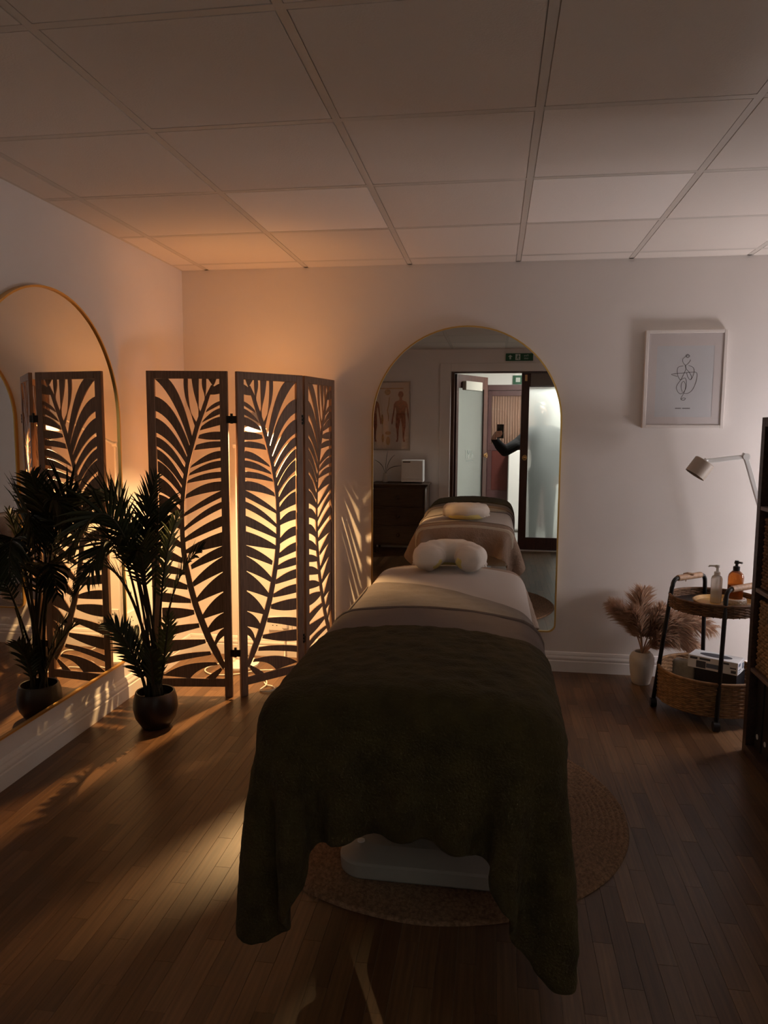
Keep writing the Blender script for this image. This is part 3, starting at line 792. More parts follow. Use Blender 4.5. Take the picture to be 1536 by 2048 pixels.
# ================================================================== potted palm
PX, PY = -1.535, 3.10
palm = thing('potted_palm', 'tall artificial palm in a dark bowl pot before the left mirror', 'plant', (PX, PY, 0))
MB().lathe([(.001,0),(.055,0),(.064,.004),(.092,.05),(.1015,.095),(.0985,.135),(.089,.168),(.086,.172),(.081,.170),(.084,.160),(.088,.13),(.080,.125),(.001,.125)], (0,0,0), 40, cap=False).build('pot', POT, palm, smooth='auto')
sl = MB().lathe([(.084,.128),(.06,.136),(.03,.133),(.001,.139)], (0,0,0), 28, cap=False); sl.build('soil', SOIL, palm, smooth=True)
def frond(base, ctl1, ctl2, tip, nl, ll, m, start=.42, droop=.55, twist=0.0, thick=.006):
    pts = bez3(base, ctl1, ctl2, tip, 26)
    st = MB(); st.tube(pts, [thick*(1-.75*i/26)+.0012 for i in range(27)], 6)
    mb = MB()
    for k in range(nl):
        t = start+(1-start)*(k+.5)/nl; x = t*26; i = min(25, int(x)); fr_ = x-i
        p = pts[i]*(1-fr_)+pts[i+1]*fr_; tg = (pts[i+1]-pts[i]).normalized()
        side = tg.cross(Vector((0, 0, 1)))
        if side.length < .05: side = Vector((1, 0, 0))
        side.normalize(); side = Matrix.Rotation(twist, 3, tg) @ side
        nrm = side.cross(tg).normalized()
        env = (math.sin(PI*min(1, (t-start)/(1-start)*.86+.10)))**.6
        for s in (-1, 1):
            L_ = ll*env*random.uniform(.85, 1.08); ang = random.uniform(.62, .86)+(t-start)*.45
            d = (side*s*math.cos(ang)+tg*math.sin(ang)+nrm*random.uniform(.0, .25)).normalized()
            v = []; wd = .0074*random.uniform(.85, 1.15)*(.6+.4*env)
            wv = d.cross(nrm).normalized()
            cur = p.copy(); dd = d.copy()
            for j in range(5):
                ww = wd*(.55, 1.0, .95, .62, .06)[j]
                v += [cur+wv*ww, cur-nrm*ww*.35, cur-wv*ww]
                dd = (dd+Vector((0, 0, -1))*droop*.16*(j+1)*.6).normalized()
                cur = cur+dd*L_/4
            v = [Vector((max(c_.x, XL+.034-PX+.0004*(i_ % 7)), c_.y, c_.z)) for i_, c_ in enumerate(v)]
            f = []
            for j in range(4):
                q = j*3; f += [(q,q+1,q+4,q+3), (q+1,q+2,q+5,q+4)]
            mb.add(v, f)
    a = st.build('stem', STEM, palm, smooth=True)
    mb.build('leaflets', m, a, fix=False)
FR = [  # tip, first control, second control, leaflet pairs, leaflet length, material, where the leaflets start
 ((-.255,-.10,.93),(-.02,.0,.75),(-.10,-.05,1.34),30,.21,FROND,.46),
 ((-.22,-.30,.86),(-.03,-.04,.70),(-.06,-.16,1.32),30,.21,FROND,.46),
 ((.02,.04,1.17),(-.06,.02,.55),(-.08,.03,.95),28,.15,FROND,.52),
 ((-.25,.12,.80),(-.04,.0,.60),(-.10,.06,1.16),28,.19,FROND,.46),
 ((.13,.02,1.00),(.03,.0,.40),(.03,.0,.80),24,.11,FROND_Y,.52),
 ((.27,-.06,.86),(.06,-.02,.42),(.09,-.03,.74),22,.11,FROND,.52),
 ((-.12,-.34,.74),(-.03,-.06,.62),(-.04,-.20,1.20),28,.19,FROND,.46),
 ((-.05,.20,.98),(0,.03,.60),(-.01,.12,1.14),26,.16,FROND,.48),
 ((.04,-.22,.84),(.0,-.02,.50),(.01,-.10,.98),24,.15,FROND,.50),
 ((-.19,-.06,.50),(-.04,-.01,.22),(-.10,-.03,.44),22,.12,FROND,.28),
 ((-.15,.08,.44),(-.02,.0,.22),(-.08,.05,.40),18,.12,FROND,.30),
 ((.09,-.02,.54),(.04,.0,.18),(.05,.0,.36),20,.09,FROND_Y,.30),
 ((.03,-.10,.40),(.0,-.02,.20),(.02,-.06,.34),16,.10,FROND,.30),
 ((-.27,.0,1.02),(-.05,.01,.60),(-.14,.0,1.26),30,.22,FROND,.46),
 ((-.26,-.22,.66),(-.03,-.02,.50),(-.12,-.10,1.02),26,.18,FROND,.44),
]
for k, (tip, c1, c2, nl, ll, m, stt) in enumerate(FR):
    a = 2*PI*k/len(FR); base = (.045*math.cos(a)*.8, .045*math.sin(a)*.8, .125)
    frond(base, c1, c2, tip, nl, ll, m, stt, .38, random.uniform(-.9, .9), .0065 if k < 9 or k == 13 else .009)

# ================================================================== wicker trolley
TC = Vector((1.087, 3.723, 0)); dirn = Vector((.779, .627, 0)); dirt = Vector((.627, -.779, 0))
tr = thing('bar_trolley', 'two-tier round wicker trolley with black tube legs and rattan handles', 'trolley', TC)
def weave(mb, fn, nrings, z0, z1, amp, rad, nstakes, npts, flare=0.0):
    for i in range(nrings):
        z = z0+(z1-z0)*i/(nrings-1); pts = []
        for k in range(npts):
            t = 2*PI*k/npts; off = amp*math.cos(nstakes*t/2+PI*i)
            x, y = fn(t, off+flare*i/(nrings-1)); pts.append((x, y, z))
        mb.tube(pts, rad, 5, closed=True)
    return mb
def circ(r): return lambda t, o: ((r+o)*math.cos(t), (r+o)*math.sin(t))
def round_basket(name, r, z0, z1, nrings, m, rimr, parent):
    b = weave(MB(), circ(r), nrings, z0+.006, z1-.008, .003, (z1-z0)/nrings*.56, 44, 176)
    o = b.build(name, m, parent, smooth=True)
    st = MB()
    for k in range(44):
        t = 2*PI*k/44; st.tube([(r*math.cos(t), r*math.sin(t), z0), (r*math.cos(t), r*math.sin(t), z1)], .003, 5)
    st.build('stakes', m, o)
    MB().tube([((r)*math.cos(2*PI*k/72), r*math.sin(2*PI*k/72), z1) for k in range(72)], rimr, 8, closed=True).build('rim', m, o, smooth=True)
    return o
ub = round_basket('upper_basket', .205, .52, .578, 8, WICKER, .007, tr)
MB().lathe([(.001,.538),(.203,.538),(.203,.544),(.001,.544)], n=40, cap=False).build('tray_base', BLACKP, ub)
lb = round_basket('lower_basket', .243, .055, .215, 17, WICKER2, .008, tr)
MB().lathe([(.001,.056),(.241,.056),(.241,.062),(.001,.062)], n=40, cap=False).build('tray_base', WICKER, lb)
for s in (-1, 1):
    # s=-1: frame nearest the wall-side pampas, s=+1: frame near the bookcase
    fl_ = MB()
    f0 = dirt*(.178*s)
    bot0, bot1 = f0-dirn*.19, f0+dirn*.19
    top0, top1 = f0*(.83)-dirn*.125, f0*.83+dirn*.125
    zt = .655
    pts = [bot0+Vector((0,0,.045))]
    pts.append(bot0.lerp(top0, .95)+Vector((0,0,.61)))
    for i in range(6):
        t = PI/2*i/5; pts.append(top0+dirn*(.035*(1-math.cos(t)))+Vector((0,0,.62+.035*math.sin(t))))
    for i in range(6):
        t = PI/2*i/5; pts.append(top1-dirn*(.035*(1-math.sin(t)))+Vector((0,0,.62+.035*math.cos(t))))
    pts.append(bot1.lerp(top1, .95)+Vector((0,0,.61)))
    pts.append(bot1+Vector((0,0,.045)))
    fo = fl_.tube(pts, .0105, 10).build('leg_frame', BLACKM, tr, smooth=True)
    wr = MB(); a = top0+dirn*.035+Vector((0,0,zt)); b = top1-dirn*.035+Vector((0,0,zt)); nn = 26
    wp = [(a.lerp(b, i/nn)) for i in range(nn+1)]
    wr.tube(wp, [.0145+.0012*(i % 2) for i in range(nn+1)], 10)
    wr.build('handle_wrap', RATTAN, fo, smooth='auto')
    if s == -1:
        kb = MB(); c_ = a.lerp(b, .42); kb.tube([c_+Vector((-.02,.0,.010)), c_+Vector((.0,0,.017)), c_+Vector((.028,.0,.012))], .007, 6); kb.tube([c_+Vector((-.008,-.012,.0)), c_+Vector((-.012,-.016,-.022))], .0025, 5)
        kb.build('wrap_tie', RATTAN, fo)
    for bt in (bot0, bot1):
        cs = MB().lathe([(.001,.0),(.009,.0),(.009,.012),(.001,.012)], (bt.x, bt.y, .038), 10)
        cs.tube([(bt.x-.016, bt.y-.004, .023), (bt.x+.012, bt.y-.004, .023)], .023, 16)
        cs.build('caster', BLACKP, fo, smooth='auto')
# tray and bottles on the trolley
def at(dx, dy, z): return Vector((TC.x+dx, TC.y+dy, z))
tray = MB().lathe([(.001,0),(.125,0),(.137,.006),(.146,.024),(.142,.026),(.130,.010),(.001,.007)], (0,0,0), 48, cap=False).build('bamboo_tray', BAMBOO, smooth='auto')
tray.location = (1.125, 3.685, .5445); tag(tray, 'round yellow bamboo tray on the top tier of the wicker trolley', 'tray')
pb = thing('pump_bottle', 'clear pump bottle of massage oil with a white pump head', 'bottle', (1.092, 3.72, .552))
MB().lathe([(.001,0),(.024,0),(.026,.004),(.026,.118),(.022,.130),(.013,.136),(.013,.142)], n=28, cap=False).build('body', CLEARP, pb, smooth='auto')
MB().lathe([(.001,.003),(.0235,.003),(.0235,.030),(.001,.030)], n=24, cap=False).build('oil', OIL, pb, smooth='auto')
h = MB().lathe([(.014,.134),(.0145,.152),(.006,.155),(.006,.172),(.011,.174),(.011,.186),(.001,.187)], n=20, cap=False); h.tube([(0,0,.181),(-.034,.006,.181),(-.038,.007,.174)], .0042, 8); h.build('pump_head', WHITEP, pb, smooth='auto')
MB().tube([(0,0,.01),(0,0,.135)], .0025, 6).build('dip_tube', CLEARP, pb)
ab = thing('pump_bottle', 'amber glass pump bottle with a black pump head', 'bottle', (1.178, 3.715, .578))
MB().lathe([(.001,0),(.034,0),(.036,.004),(.036,.105),(.032,.120),(.020,.133),(.013,.138),(.013,.143)], n=30, cap=False).build('body', AMBER, ab, smooth='auto')
MB().lathe([(.001,.003),(.033,.003),(.033,.068),(.001,.068)], n=26, cap=False).build('oil', BALM, ab, smooth='auto')
h = MB().lathe([(.0155,.136),(.016,.156),(.007,.160),(.007,.168),(.012,.172),(.009,.186),(.001,.187)], n=20, cap=False); h.tube([(0,0,.178),(.018,-.022,.178)], .005, 8); h.build('pump_head', BLACKP, ab, smooth='auto')
cp = thing('coaster_basket', 'small cream woven dish under the amber bottle on the bamboo tray', 'dish', (1.178, 3.712, .552))
b_ = weave(MB(), circ(.048), 3, .006, .020, .0022, .0042, 30, 90); b_.lathe([(.001,.0),(.046,.0),(.046,.006),(.001,.006)], n=30, cap=False); b_.build('bowl', VASE, cp, smooth=True)
MB().tube([(.048*math.cos(2*PI*k/40), .048*math.sin(2*PI*k/40), .024) for k in range(40)], .0035, 6, closed=True).build('rim', WHITEP, cp, smooth=True)
MB().lathe([(.001,.022),(.044,.022),(.044,.0255),(.001,.0255)], n=30, cap=False).build('liner', SHEET, cp)
# lower tier
def placed_box(name, label, cat, c, dx, dy, dz, rz, m):
    o = thing(name, label, cat, c, rz)
    MB().box(-dx/2, -dy/2, 0, dx/2, dy/2, dz).build('carton', m, o, bevel=.002, seg=1)
    return o
kb = placed_box('storage_box', 'black storage box in the lower wicker basket', 'box', (1.125, 3.70, .063), .19, .15, .165, -.55, BINDER)
tp = thing('wipes_pack', 'grey packet of wipes standing beside the black box in the lower basket', 'packet', (.972, 3.745, .063), -.55)
MB().box(-.055,-.03,0,.055,.03,.185).build('packet', mat('grey_film', (.32,.29,.24), .35, noise=.3, nscale=30), tp, bevel=.012, seg=3)
gb = placed_box('glove_box', 'white printed glove box lying on top of the black box', 'box', (1.10, 3.69, .2295), .23, .115, .062, -.55, CARTON)
tag(MB().box(-.075,-.0578,.006,-.030,-.0573,.040).box(-.105,-.0578,.044,-.07,-.0573,.056).box(-.06,-.0578,.046,-.01,-.0573,.056).box(.085,-.0578,.008,.108,-.0573,.022).box(.080,-.0578,.030,.108,-.0573,.036).box(.05,-.0578,.046,.075,-.0573,.055).build('print', INK, gb), kind='stuff')
MB().box(-.028,-.0579,.012,.040,-.0574,.034).build('print_panel', INKBLUE, gb)
tag(MB().box(.1151,-.045,.040,.1156,-.012,.054).box(.1151,-.045,.020,.1156,-.005,.025).box(.1151,-.045,.010,.1156,-.015,.014).box(.1151,.018,.018,.1156,.045,.046).build('print_end', INKBLUE, gb), kind='stuff')
MB().lathe([(.001,.0622),(.075,.0622),(.075,.0628),(.001,.0628)], (0,0,0), 28, sy=.42).build('dispensing_slot', INK, gb)

# ================================================================== vase of pampas
vs = thing('pampas_vase', 'cream ceramic vase of dried pampas grass on the floor by the back wall', 'vase', (.832, 4.085, 0))
MB().lathe([(.001,0),(.042,0),(.048,.006),(.060,.06),(.066,.12),(.065,.150),(.056,.168),(.046,.176),(.043,.182),(.038,.178),(.044,.165),(.050,.14),(.001,.13)], n=36, cap=False).build('vase_body', VASE, vs, smooth=True)
def plume(base, ctl, tip, width, nh, seed, drp=.6):
    rr = random.Random(seed)
    pts = bez3((0,0,.15), base, ctl, tip, 20)
    core = MB(); core.tube(pts, [.004]*9+[.004+.55*width*math.sin(PI*i/12)**.8 if 0 < i < 12 else .002 for i in range(12)], 8)
    st = core.build('plume_core', PAMPAS, vs, smooth=True)
    mb = MB()
    for k in range(nh):
        t = rr.uniform(.36, 1.0); x = t*20; i = min(19, int(x)); p = pts[i].lerp(pts[i+1], x-i); tg = (pts[i+1]-pts[i]).normalized()
        a = rr.uniform(0, 2*PI); u = tg.orthogonal().normalized(); w2 = tg.cross(u); rd = u*math.cos(a)+w2*math.sin(a)
        L_ = width*rr.uniform(1.0, 2.1)*(.45+.75*math.sin(PI*min(1, (t-.36)/.64*.9+.08)))
        d = (tg*.75+rd*.65).normalized(); q = p+rd*width*.25; v = []
        sd_ = d.cross(Vector((rr.uniform(-1,1), rr.uniform(-1,1), rr.uniform(-1,1)))).normalized()
        for j in range(4):
            ww = (.0016, .0024, .0018, .0003)[j]; v += [q+sd_*ww, q-sd_*ww]
            d = (d+Vector((0,0,-1))*drp*.22*j).normalized(); q = q+d*L_/3
        mb.add(v, [(0,1,3,2),(2,3,5,4),(4,5,7,6)])
    mb.build('plume_fibres', PAMPAS, st, fix=False)
for k, (b_, c_, t_, wd) in enumerate([
  ((-.01,0,.25),(-.07,-.01,.38),(-.185,-.03,.445),.030), ((-.01,.02,.28),(-.02,.03,.40),(-.005,.03,.52),.036),
  ((.0,-.02,.26),(-.03,-.03,.35),(-.075,-.05,.42),.032), ((.01,0,.24),(.05,-.01,.36),(.10,-.02,.44),.026),
  ((.02,0,.24),(.10,-.02,.40),(.235,-.03,.37),.036), ((.02,-.02,.22),(.12,-.05,.44),(.345,-.06,.34),.038),
  ((.02,-.03,.20),(.08,-.06,.30),(.16,-.09,.28),.032), ((.03,-.01,.22),(.14,-.03,.36),(.26,-.06,.23),.034)]):
    plume(b_, c_, t_, wd*1.35, 800, k+3, 1.0 if k > 3 else .45)

# ================================================================== framed line drawing
pf = thing('picture_frame', 'white box frame with a one-line figure drawing on the back wall', 'picture', (1.009, YB-.001, 1.403))
fw_, fh_, fd = .420, .523, .032
mb = MB(); bw = .017
mb.box(-fw_/2,-fd,0,-fw_/2+bw,0,fh_).box(fw_/2-bw,-fd,0,fw_/2,0,fh_).box(-fw_/2+bw,-fd,0,fw_/2-bw,0,bw).box(-fw_/2+bw,-fd,fh_-bw,fw_/2-bw,0,fh_)
mb.build('frame', mat('white_frame_paint', (.78,.72,.68), .45), pf, bevel=.0015, seg=1)
mx0, mx1, mz0, mz1 = -.147, .147, .060, .440
MB().box(-fw_/2+bw,-.0255,bw,mx0,-.0235,fh_-bw).box(mx1,-.0255,bw,fw_/2-bw,-.0235,fh_-bw).box(mx0,-.0255,bw,mx1,-.0235,mz0).box(mx0,-.0255,mz1,mx1,-.0235,fh_-bw).build('mount', MOUNT, pf)
dr = MB().box(mx0,-.0245,mz0,mx1,-.0235,mz1).build('drawing', PAPER, pf)
def pz(x, y):   # coordinates read off the print: x 400..1185, y 380..1360
    return (mx0+(x-398-(y-380)*-.02)/(785)*(mx1-mx0), -.0248, mz1-(y-380)/980*(mz1-mz0))
def smooth_line(pts, n=8):
    out = []
    P_ = [Vector(p) for p in pts]
    for i in range(len(P_)-1):
        p0 = P_[max(i-1,0)]; p1 = P_[i]; p2 = P_[i+1]; p3 = P_[min(i+2,len(P_)-1)]
        for k in range(n):
            t = k/n; out.append(.5*((2*p1)+(p2-p0)*t+(2*p0-5*p1+4*p2-p3)*t*t+(3*p1-p0-3*p2+p3)*t**3))
    out.append(P_[-1]); return out
ln = MB()
for st_ in ([(838,520),(815,510),(800,528),(822,542),(845,520),(820,495),(795,512),(800,535)],
            [(790,530),(755,560),(755,600),(790,645),(830,620),(858,580),(852,572)],
            [(760,655),(700,670),(682,710),(692,790),(730,845),(775,760),(800,690),(790,640)],
            [(835,650),(890,672),(912,710),(905,780),(868,845),(830,810),(810,750)],
            [(785,650),(800,690),(850,750),(880,810),(868,840)],
            [(685,800),(605,775),(640,762),(780,752),(920,742),(955,770),(945,870),(900,980),(840,1030),(775,1030)],
            [(735,845),(790,822),(812,880),(800,980),(740,1040),(690,1000),(680,930),(735,845)],
            [(760,1010),(742,960),(748,890),(778,870),(800,920),(795,990),(770,1050),(742,1110),(780,1130),(805,1105),(775,1095),(745,1115)]):
    ln.tube(smooth_line([pz(*p) for p in st_]), .0011, 5)
ln.build('line_figure', LINE, dr)
cap_ = MB()
for x0, x1 in ((664, 752), (764, 876)):
    n_ = int((x1-x0)/9)
    for k in range(n_):
        a_ = pz(x0+k*9, 1240); b_ = pz(x0+k*9+6, 1240); hh = .0018+.0006*((k*7) % 3)
        cap_.box(a_[0], -.0249, a_[2]-hh, b_[0], -.0245, a_[2]+hh)
cap_.build('caption', LINE, dr)
MB().box(-fw_/2+bw,-.0285,bw,fw_/2-bw,-.0275,fh_-bw).build('glazing', pane_mat('picture_glazing', 0.01), pf)

# ================================================================== white jointed lamp by the bookcase
wl = thing('floor_lamp', 'unlit white jointed floor lamp with a cylindrical shade by the bookcase', 'lamp', (1.43, 3.98, 0))
W_(MB().lathe([(.001,0),(.11,0),(.11,.012),(.03,.02),(.012,.03)], (1.43,3.98,0), 28), 'base', WHITEM, wl, smooth='auto')
W_(MB().tube([(1.43,3.98,.02),(1.43,3.98,.78)], .009), 'pole', WHITEM, wl, smooth='auto')
W_(MB().bar((1.43,3.98,.78), (1.282,4.0,1.25), .023, .018, up=(0,-1,0)), 'lower_arm', WHITEM, wl, bevel=.003)
W_(MB().bar((1.279,4.0,1.258), (1.085,4.0,1.232), .023, .018, up=(0,-1,0)), 'upper_arm', WHITEM, wl, bevel=.003)
W_(MB().tube([(1.28,3.985,1.258),(1.28,4.015,1.258)], .017, 14).bar((1.262,4.0,1.268),(1.298,4.0,1.246),.022,.02,up=(0,-1,0)), 'elbow', WHITEM, wl, smooth='auto')
sd_ = Vector((-.55, -.02, -.80)).normalized()
sc0 = Vector((1.082, 4.0, 1.229))
sm = MB(); lathe_dir(sm, [(.001,-.002),(.050,-.002),(.0535,.002),(.0535,.083),(.0515,.083),(.050,.006),(.001,.006)], sc0, sd_, 36); W_(sm, 'lamp_shade', SHADE, wl, smooth='auto')
W_(lathe_dir(MB(), [(.012,-.016),(.012,.0)], sc0, sd_, 12, True), 'swivel', WHITEM, wl)

# ================================================================== bookcase
BX, BY1, NC, CELL = 1.103, 3.270, 3, .3525
bc = thing('bookcase', 'dark walnut open cube bookcase against the right side of the room', 'bookcase', (BX, BY1, 0))
BD, T0, T1 = .39, .038, .016
BW = 2*T0+NC*.335+(NC-1)*T1; BH = 1.444
for y in (0, -BW+T0): MB().box(.0, y-T0, 0, BD, y, BH).build('side_panel', WALNUT, bc, bevel=.001, seg=1)
MB().box(0, -BW+T0, BH-T0, BD, -T0, BH).build('top_board', WALNUT, bc, bevel=.001, seg=1)
MB().box(0, -BW+T0, 0, BD, -T0, T0).build('bottom_board', WALNUT, bc, bevel=.001, seg=1)
SZ = [T0]+[T0+(BH-2*T0-3*T1)/4*(i)+T1*(i-1) for i in (1,2,3)]
for z in SZ[1:]:
    MB().box(.002, -BW+T0, z, BD-.004, -T0, z+T1).build('shelf', WALNUT_E, bc, bevel=.001, seg=1)
cellh = (BH-2*T0-3*T1)/4
for c in range(1, NC):
    y = -T0-c*.335-(c-1)*T1
    for r in range(4):
        z0 = T0+r*(cellh+T1); MB().box(.004, y-T1, z0, BD-.004, y, z0+cellh).build('divider', WALNUT, bc)
MB().box(BD-.004, -BW+.004, .004, BD-.001, -.004, BH-.004).build('back_panel', WALNUT, bc)
def rrect_path(hx, hy, r):
    pts = rounded_rect(hx, hy, r, 5)
    ds = [0]
    for i in range(len(pts)): ds.append(ds[-1]+math.dist(pts[i], pts[(i+1) % len(pts)]))
    Ltot = ds[-1]
    def fn(t, o):
        s = (t/(2*PI)*Ltot) % Ltot
        for i in range(len(pts)):
            if s <= ds[i+1] or i == len(pts)-1:
                a, b = pts[i], pts[(i+1) % len(pts)]; k = (s-ds[i])/max(1e-9, ds[i+1]-ds[i]); x = a[0]+(b[0]-a[0])*k; y = a[1]+(b[1]-a[1])*k
                d = Vector((b[0]-a[0], b[1]-a[1])).normalized(); return (x+d.y*o, y-d.x*o)
    return fn
def cube_basket(label, c, r, col):
    yc = BY1-T0-.335/2-c*(.335+T1); z0 = T0+r*(cellh+T1)
    g = thing('woven_basket', label, 'basket', (BX+.20, yc, z0), 0, 'woven cube baskets in the bookcase')
    fn = rrect_path(.178, .156, .02)
    b = weave(MB(), fn, 21, .012, .292, .0035, .0085, 62, 248); o = b.build('weave', col, g, smooth=True)
    MB().box(-.165,-.143,.006,.165,.143,.285).build('liner', BINDER, g)
    MB().box(-.188,-.04,.225,-.1795,.04,.255).build('handle_slot', BINDER, g)
    return g
ROWN = ['bottom row', 'second row', 'third row', 'top row']
cube_basket('seagrass basket in the second row of the bookcase nearest the trolley', 0, 1, SEAG)
cube_basket('brown wicker basket in the third row of the bookcase nearest the trolley', 0, 2, WICKER)
cube_basket('seagrass basket in the second row of the bookcase, middle column', 1, 1, SEAG)
cube_basket('seagrass basket in the third row of the bookcase, column nearest the door', 2, 2, SEAG)
for c, wname in ((0, 'nearest the trolley'), (1, 'in the middle column')):
    yc0 = BY1-T0-c*(.335+T1)
    for k in range(4):
        o = thing('box_file', ('first', 'second', 'third', 'fourth')[k]+' black box file in the bottom row '+wname, 'file', (BX+.03+.004*k, yc0-.05-.078*k, T0), 0, 'black box files in the bottom row '+wname)
        MB().box(0,-.037,0,.28,.037,.315).build('case', BINDER, o, bevel=.003, seg=1)
        MB().lathe([(.006,0),(.011,0),(.011,.002),(.006,.002)], (0,0,0), 16).build('finger_ring', WHITEM, o).rotation_euler = (0, -PI/2, 0)
        o.children[-1].location = (-.0005, 0, .06)
jar = thing('ceramic_pot', 'round beige stoneware pot on the top shelf of the bookcase', 'pot', (BX+.13, BY1-T0-.13, T0+3*(cellh+T1)))
MB().lathe([(.001,0),(.05,0),(.085,.04),(.095,.08),(.08,.125),(.05,.145),(.052,.155),(.044,.155),(.046,.14),(.001,.13)], n=32, cap=False).build('pot_body', STONE, jar, smooth=True)

# ================================================================== sockets and cable
def socket(label, fn, w_, h_, kind):
    o = thing('wall_socket', label, 'socket', fn(0, 0, 0)); b = Vector(fn(0,0,0))
    def bx_(x0, z0, t0, x1, z1, t1, mb):
        v = [Vector(fn(x, z, t))-b for t in (t0, t1) for (x, z) in ((x0,z0),(x1,z0),(x1,z1),(x0,z1))]
        return mb.add(v, [(3,2,1,0),(4,5,6,7),(0,1,5,4),(1,2,6,5),(2,3,7,6),(3,0,4,7)])
    bx_(-w_/2,-h_/2,0,w_/2,h_/2,.009, MB()).build('plate', WHITEP, o, bevel=.002, seg=1)
    hl = MB()
    for cx in ((-.035, .035) if kind == 2 else (0,)):
        bx_(cx-.004,.006,.0088,cx+.004,.016,.0094,hl); bx_(cx-.016,-.014,.0088,cx-.009,-.009,.0094,hl); bx_(cx+.009,-.014,.0088,cx+.016,-.009,.0094,hl)
    tag(hl.build('pin_holes', BLACKP, o), kind='stuff')
    return o
socket('pale double socket on the left wall beside the mirror edge', lambda x, z, t: (XL+t, 3.445+x, .40+z), .146, .086, 2)
socket('pale single socket on the left wall nearest the back corner', lambda x, z, t: (XL+t, 3.66+x, .385+z), .086, .086, 1)
sk = socket('pale double socket on the back wall behind the folding screen', lambda x, z, t: (-1.265+x, YB-t, .205+z), .146, .086, 2)
MB().box(.018,-.045,-.022,.052,-.009,.022).build('plug', WHITEP, sk, bevel=.005)
cb = MB().tube(smooth_line([(-1.23,YB-.035,.19),(-1.225,YB-.05,.06),(-1.20,4.13,.008),(-1.05,4.10,.006),(-1.10,3.98,.006),(-1.30,3.93,.006),(-1.42,3.84,.006),(-1.55,3.82,.006),(-1.62,3.92,.006),(-1.48,4.02,.034)], 8), .004, 7)
tag(cb.build('lamp_cable', CABLE, smooth=True), 'white lamp cable looping over the floor behind the folding screen', 'cable')
cb = MB().tube(smooth_line([(-1.215,3.74,.006),(-1.19,3.70,.007),(-1.155,3.69,.006),(-1.13,3.655,.006),(-1.15,3.61,.006),(-1.20,3.62,.006),(-1.19,3.70,.011),(-1.24,3.80,.006),(-1.35,3.80,.006)], 8), .004, 7)
tag(cb.build('coiled_cable', CABLE, smooth=True), 'coil of white cable on the floor at the middle screen panel', 'cable')

# ================================================================== front wall (seen in the mirror)
ps = thing('anatomy_poster', 'framed muscle anatomy chart on the wall above the chest of drawers', 'poster', (-1.252, YF+.001, 1.15))
pw, ph = .56, .80
MB().box(-pw/2,0,0,-pw/2+.016,.018,ph).box(pw/2-.016,0,0,pw/2,.018,ph).box(-pw/2+.016,0,0,pw/2-.016,.018,.016).box(-pw/2+.016,0,ph-.016,pw/2-.016,.018,ph).build('frame', FRAMEP, ps)
pp = MB().box(-pw/2+.016,.002,.016,pw/2-.016,.006,ph-.016).build('print', POSTERP, ps)
def flat(mb, pts, y=.0066):
    n = len(pts); return mb.add([(x, y, z) for x, z in pts], [tuple(range(n))])
def body_outline(cx, z0, s):
    half = [(.0,.635),(.028,.63),(.034,.60),(.026,.560),(.017,.545),(.018,.525),(.070,.505),(.088,.47),(.098,.38),(.112,.28),(.118,.24),(.106,.235),(.094,.29),(.076,.38),(.066,.43),(.056,.37),(.060,.31),(.066,.22),(.058,.10),(.050,.03),(.062,.0),(.034,.0),(.030,.05),(.024,.16),(.006,.29)]
    pts = [(cx+x*s, z0+z*s) for x, z in half]+[(cx-x*s, z0+z*s) for x, z in reversed(half[1:-1])]+[]
    return pts
def fig(name, cx, z0, s, m):
    half = [(.034,.60),(.018,.545),(.018,.525),(.070,.505),(.088,.47),(.066,.43),(.056,.37),(.060,.31)]
    mb = MB()
    flat(mb, [(cx+.034*s*math.cos(t), z0+(.595+.042*math.sin(t))*s) for t in [2*PI*i/16 for i in range(16)]])
    flat(mb, [(cx+a*s, z0+b*s) for a, b in [(-.016,.56),(.016,.56),(.018,.525),(.070,.505),(.088,.47),(.066,.43),(.056,.37),(.062,.29),(-.062,.29),(-.056,.37),(-.066,.43),(-.088,.47),(-.070,.505),(-.018,.525)]])
    for sg in (-1, 1):
        flat(mb, [(cx+sg*a*s, z0+b*s) for a, b in [(.088,.47),(.100,.36),(.118,.25),(.114,.215),(.104,.225),(.088,.33),(.070,.44)]], .0067)
        flat(mb, [(cx+sg*a*s, z0+b*s) for a, b in [(.062,.30),(.064,.20),(.050,.12),(.046,.04),(.060,.0),(.034,.0),(.028,.05),(.024,.16),(.003,.285)]], .0068)
    mb.build(name, m, pp)
fig('muscle_figure', .168, .10, .92, MUSCLE); fig('muscle_figure', -.168, .10, .92, MUSCLE)
sp_ = MB()
flat(sp_, [(.0+.035*math.cos(t)+.012, .675+.036*math.sin(t)) for t in [2*PI*i/14 for i in range(14)]])
flat(sp_, [(.03,.62),(.038,.62),(.03,.52),(.016,.46),(.032,.40),(.028,.34),(.018,.34),(.018,.40),(.004,.46),(.02,.53)])
for (x, z, a, b) in ((-.05,.36,.015,.06),(.02,.20,.035,.022),(.02,.11,.025,.05),(-.04,.14,.014,.05)):
    flat(sp_, [(x+a*math.cos(t), z+b*math.sin(t)) for t in [2*PI*i/12 for i in range(12)]])
sp_.build('skeleton_figure', BONE, pp)
MB().box(-.20,.006,.712,.20,.0066,.724).build('title_bar', BONE, pp)
MB().box(-pw/2+.016,.012,.016,pw/2-.016,.0135,ph-.016).build('glazing', PANE, ps)

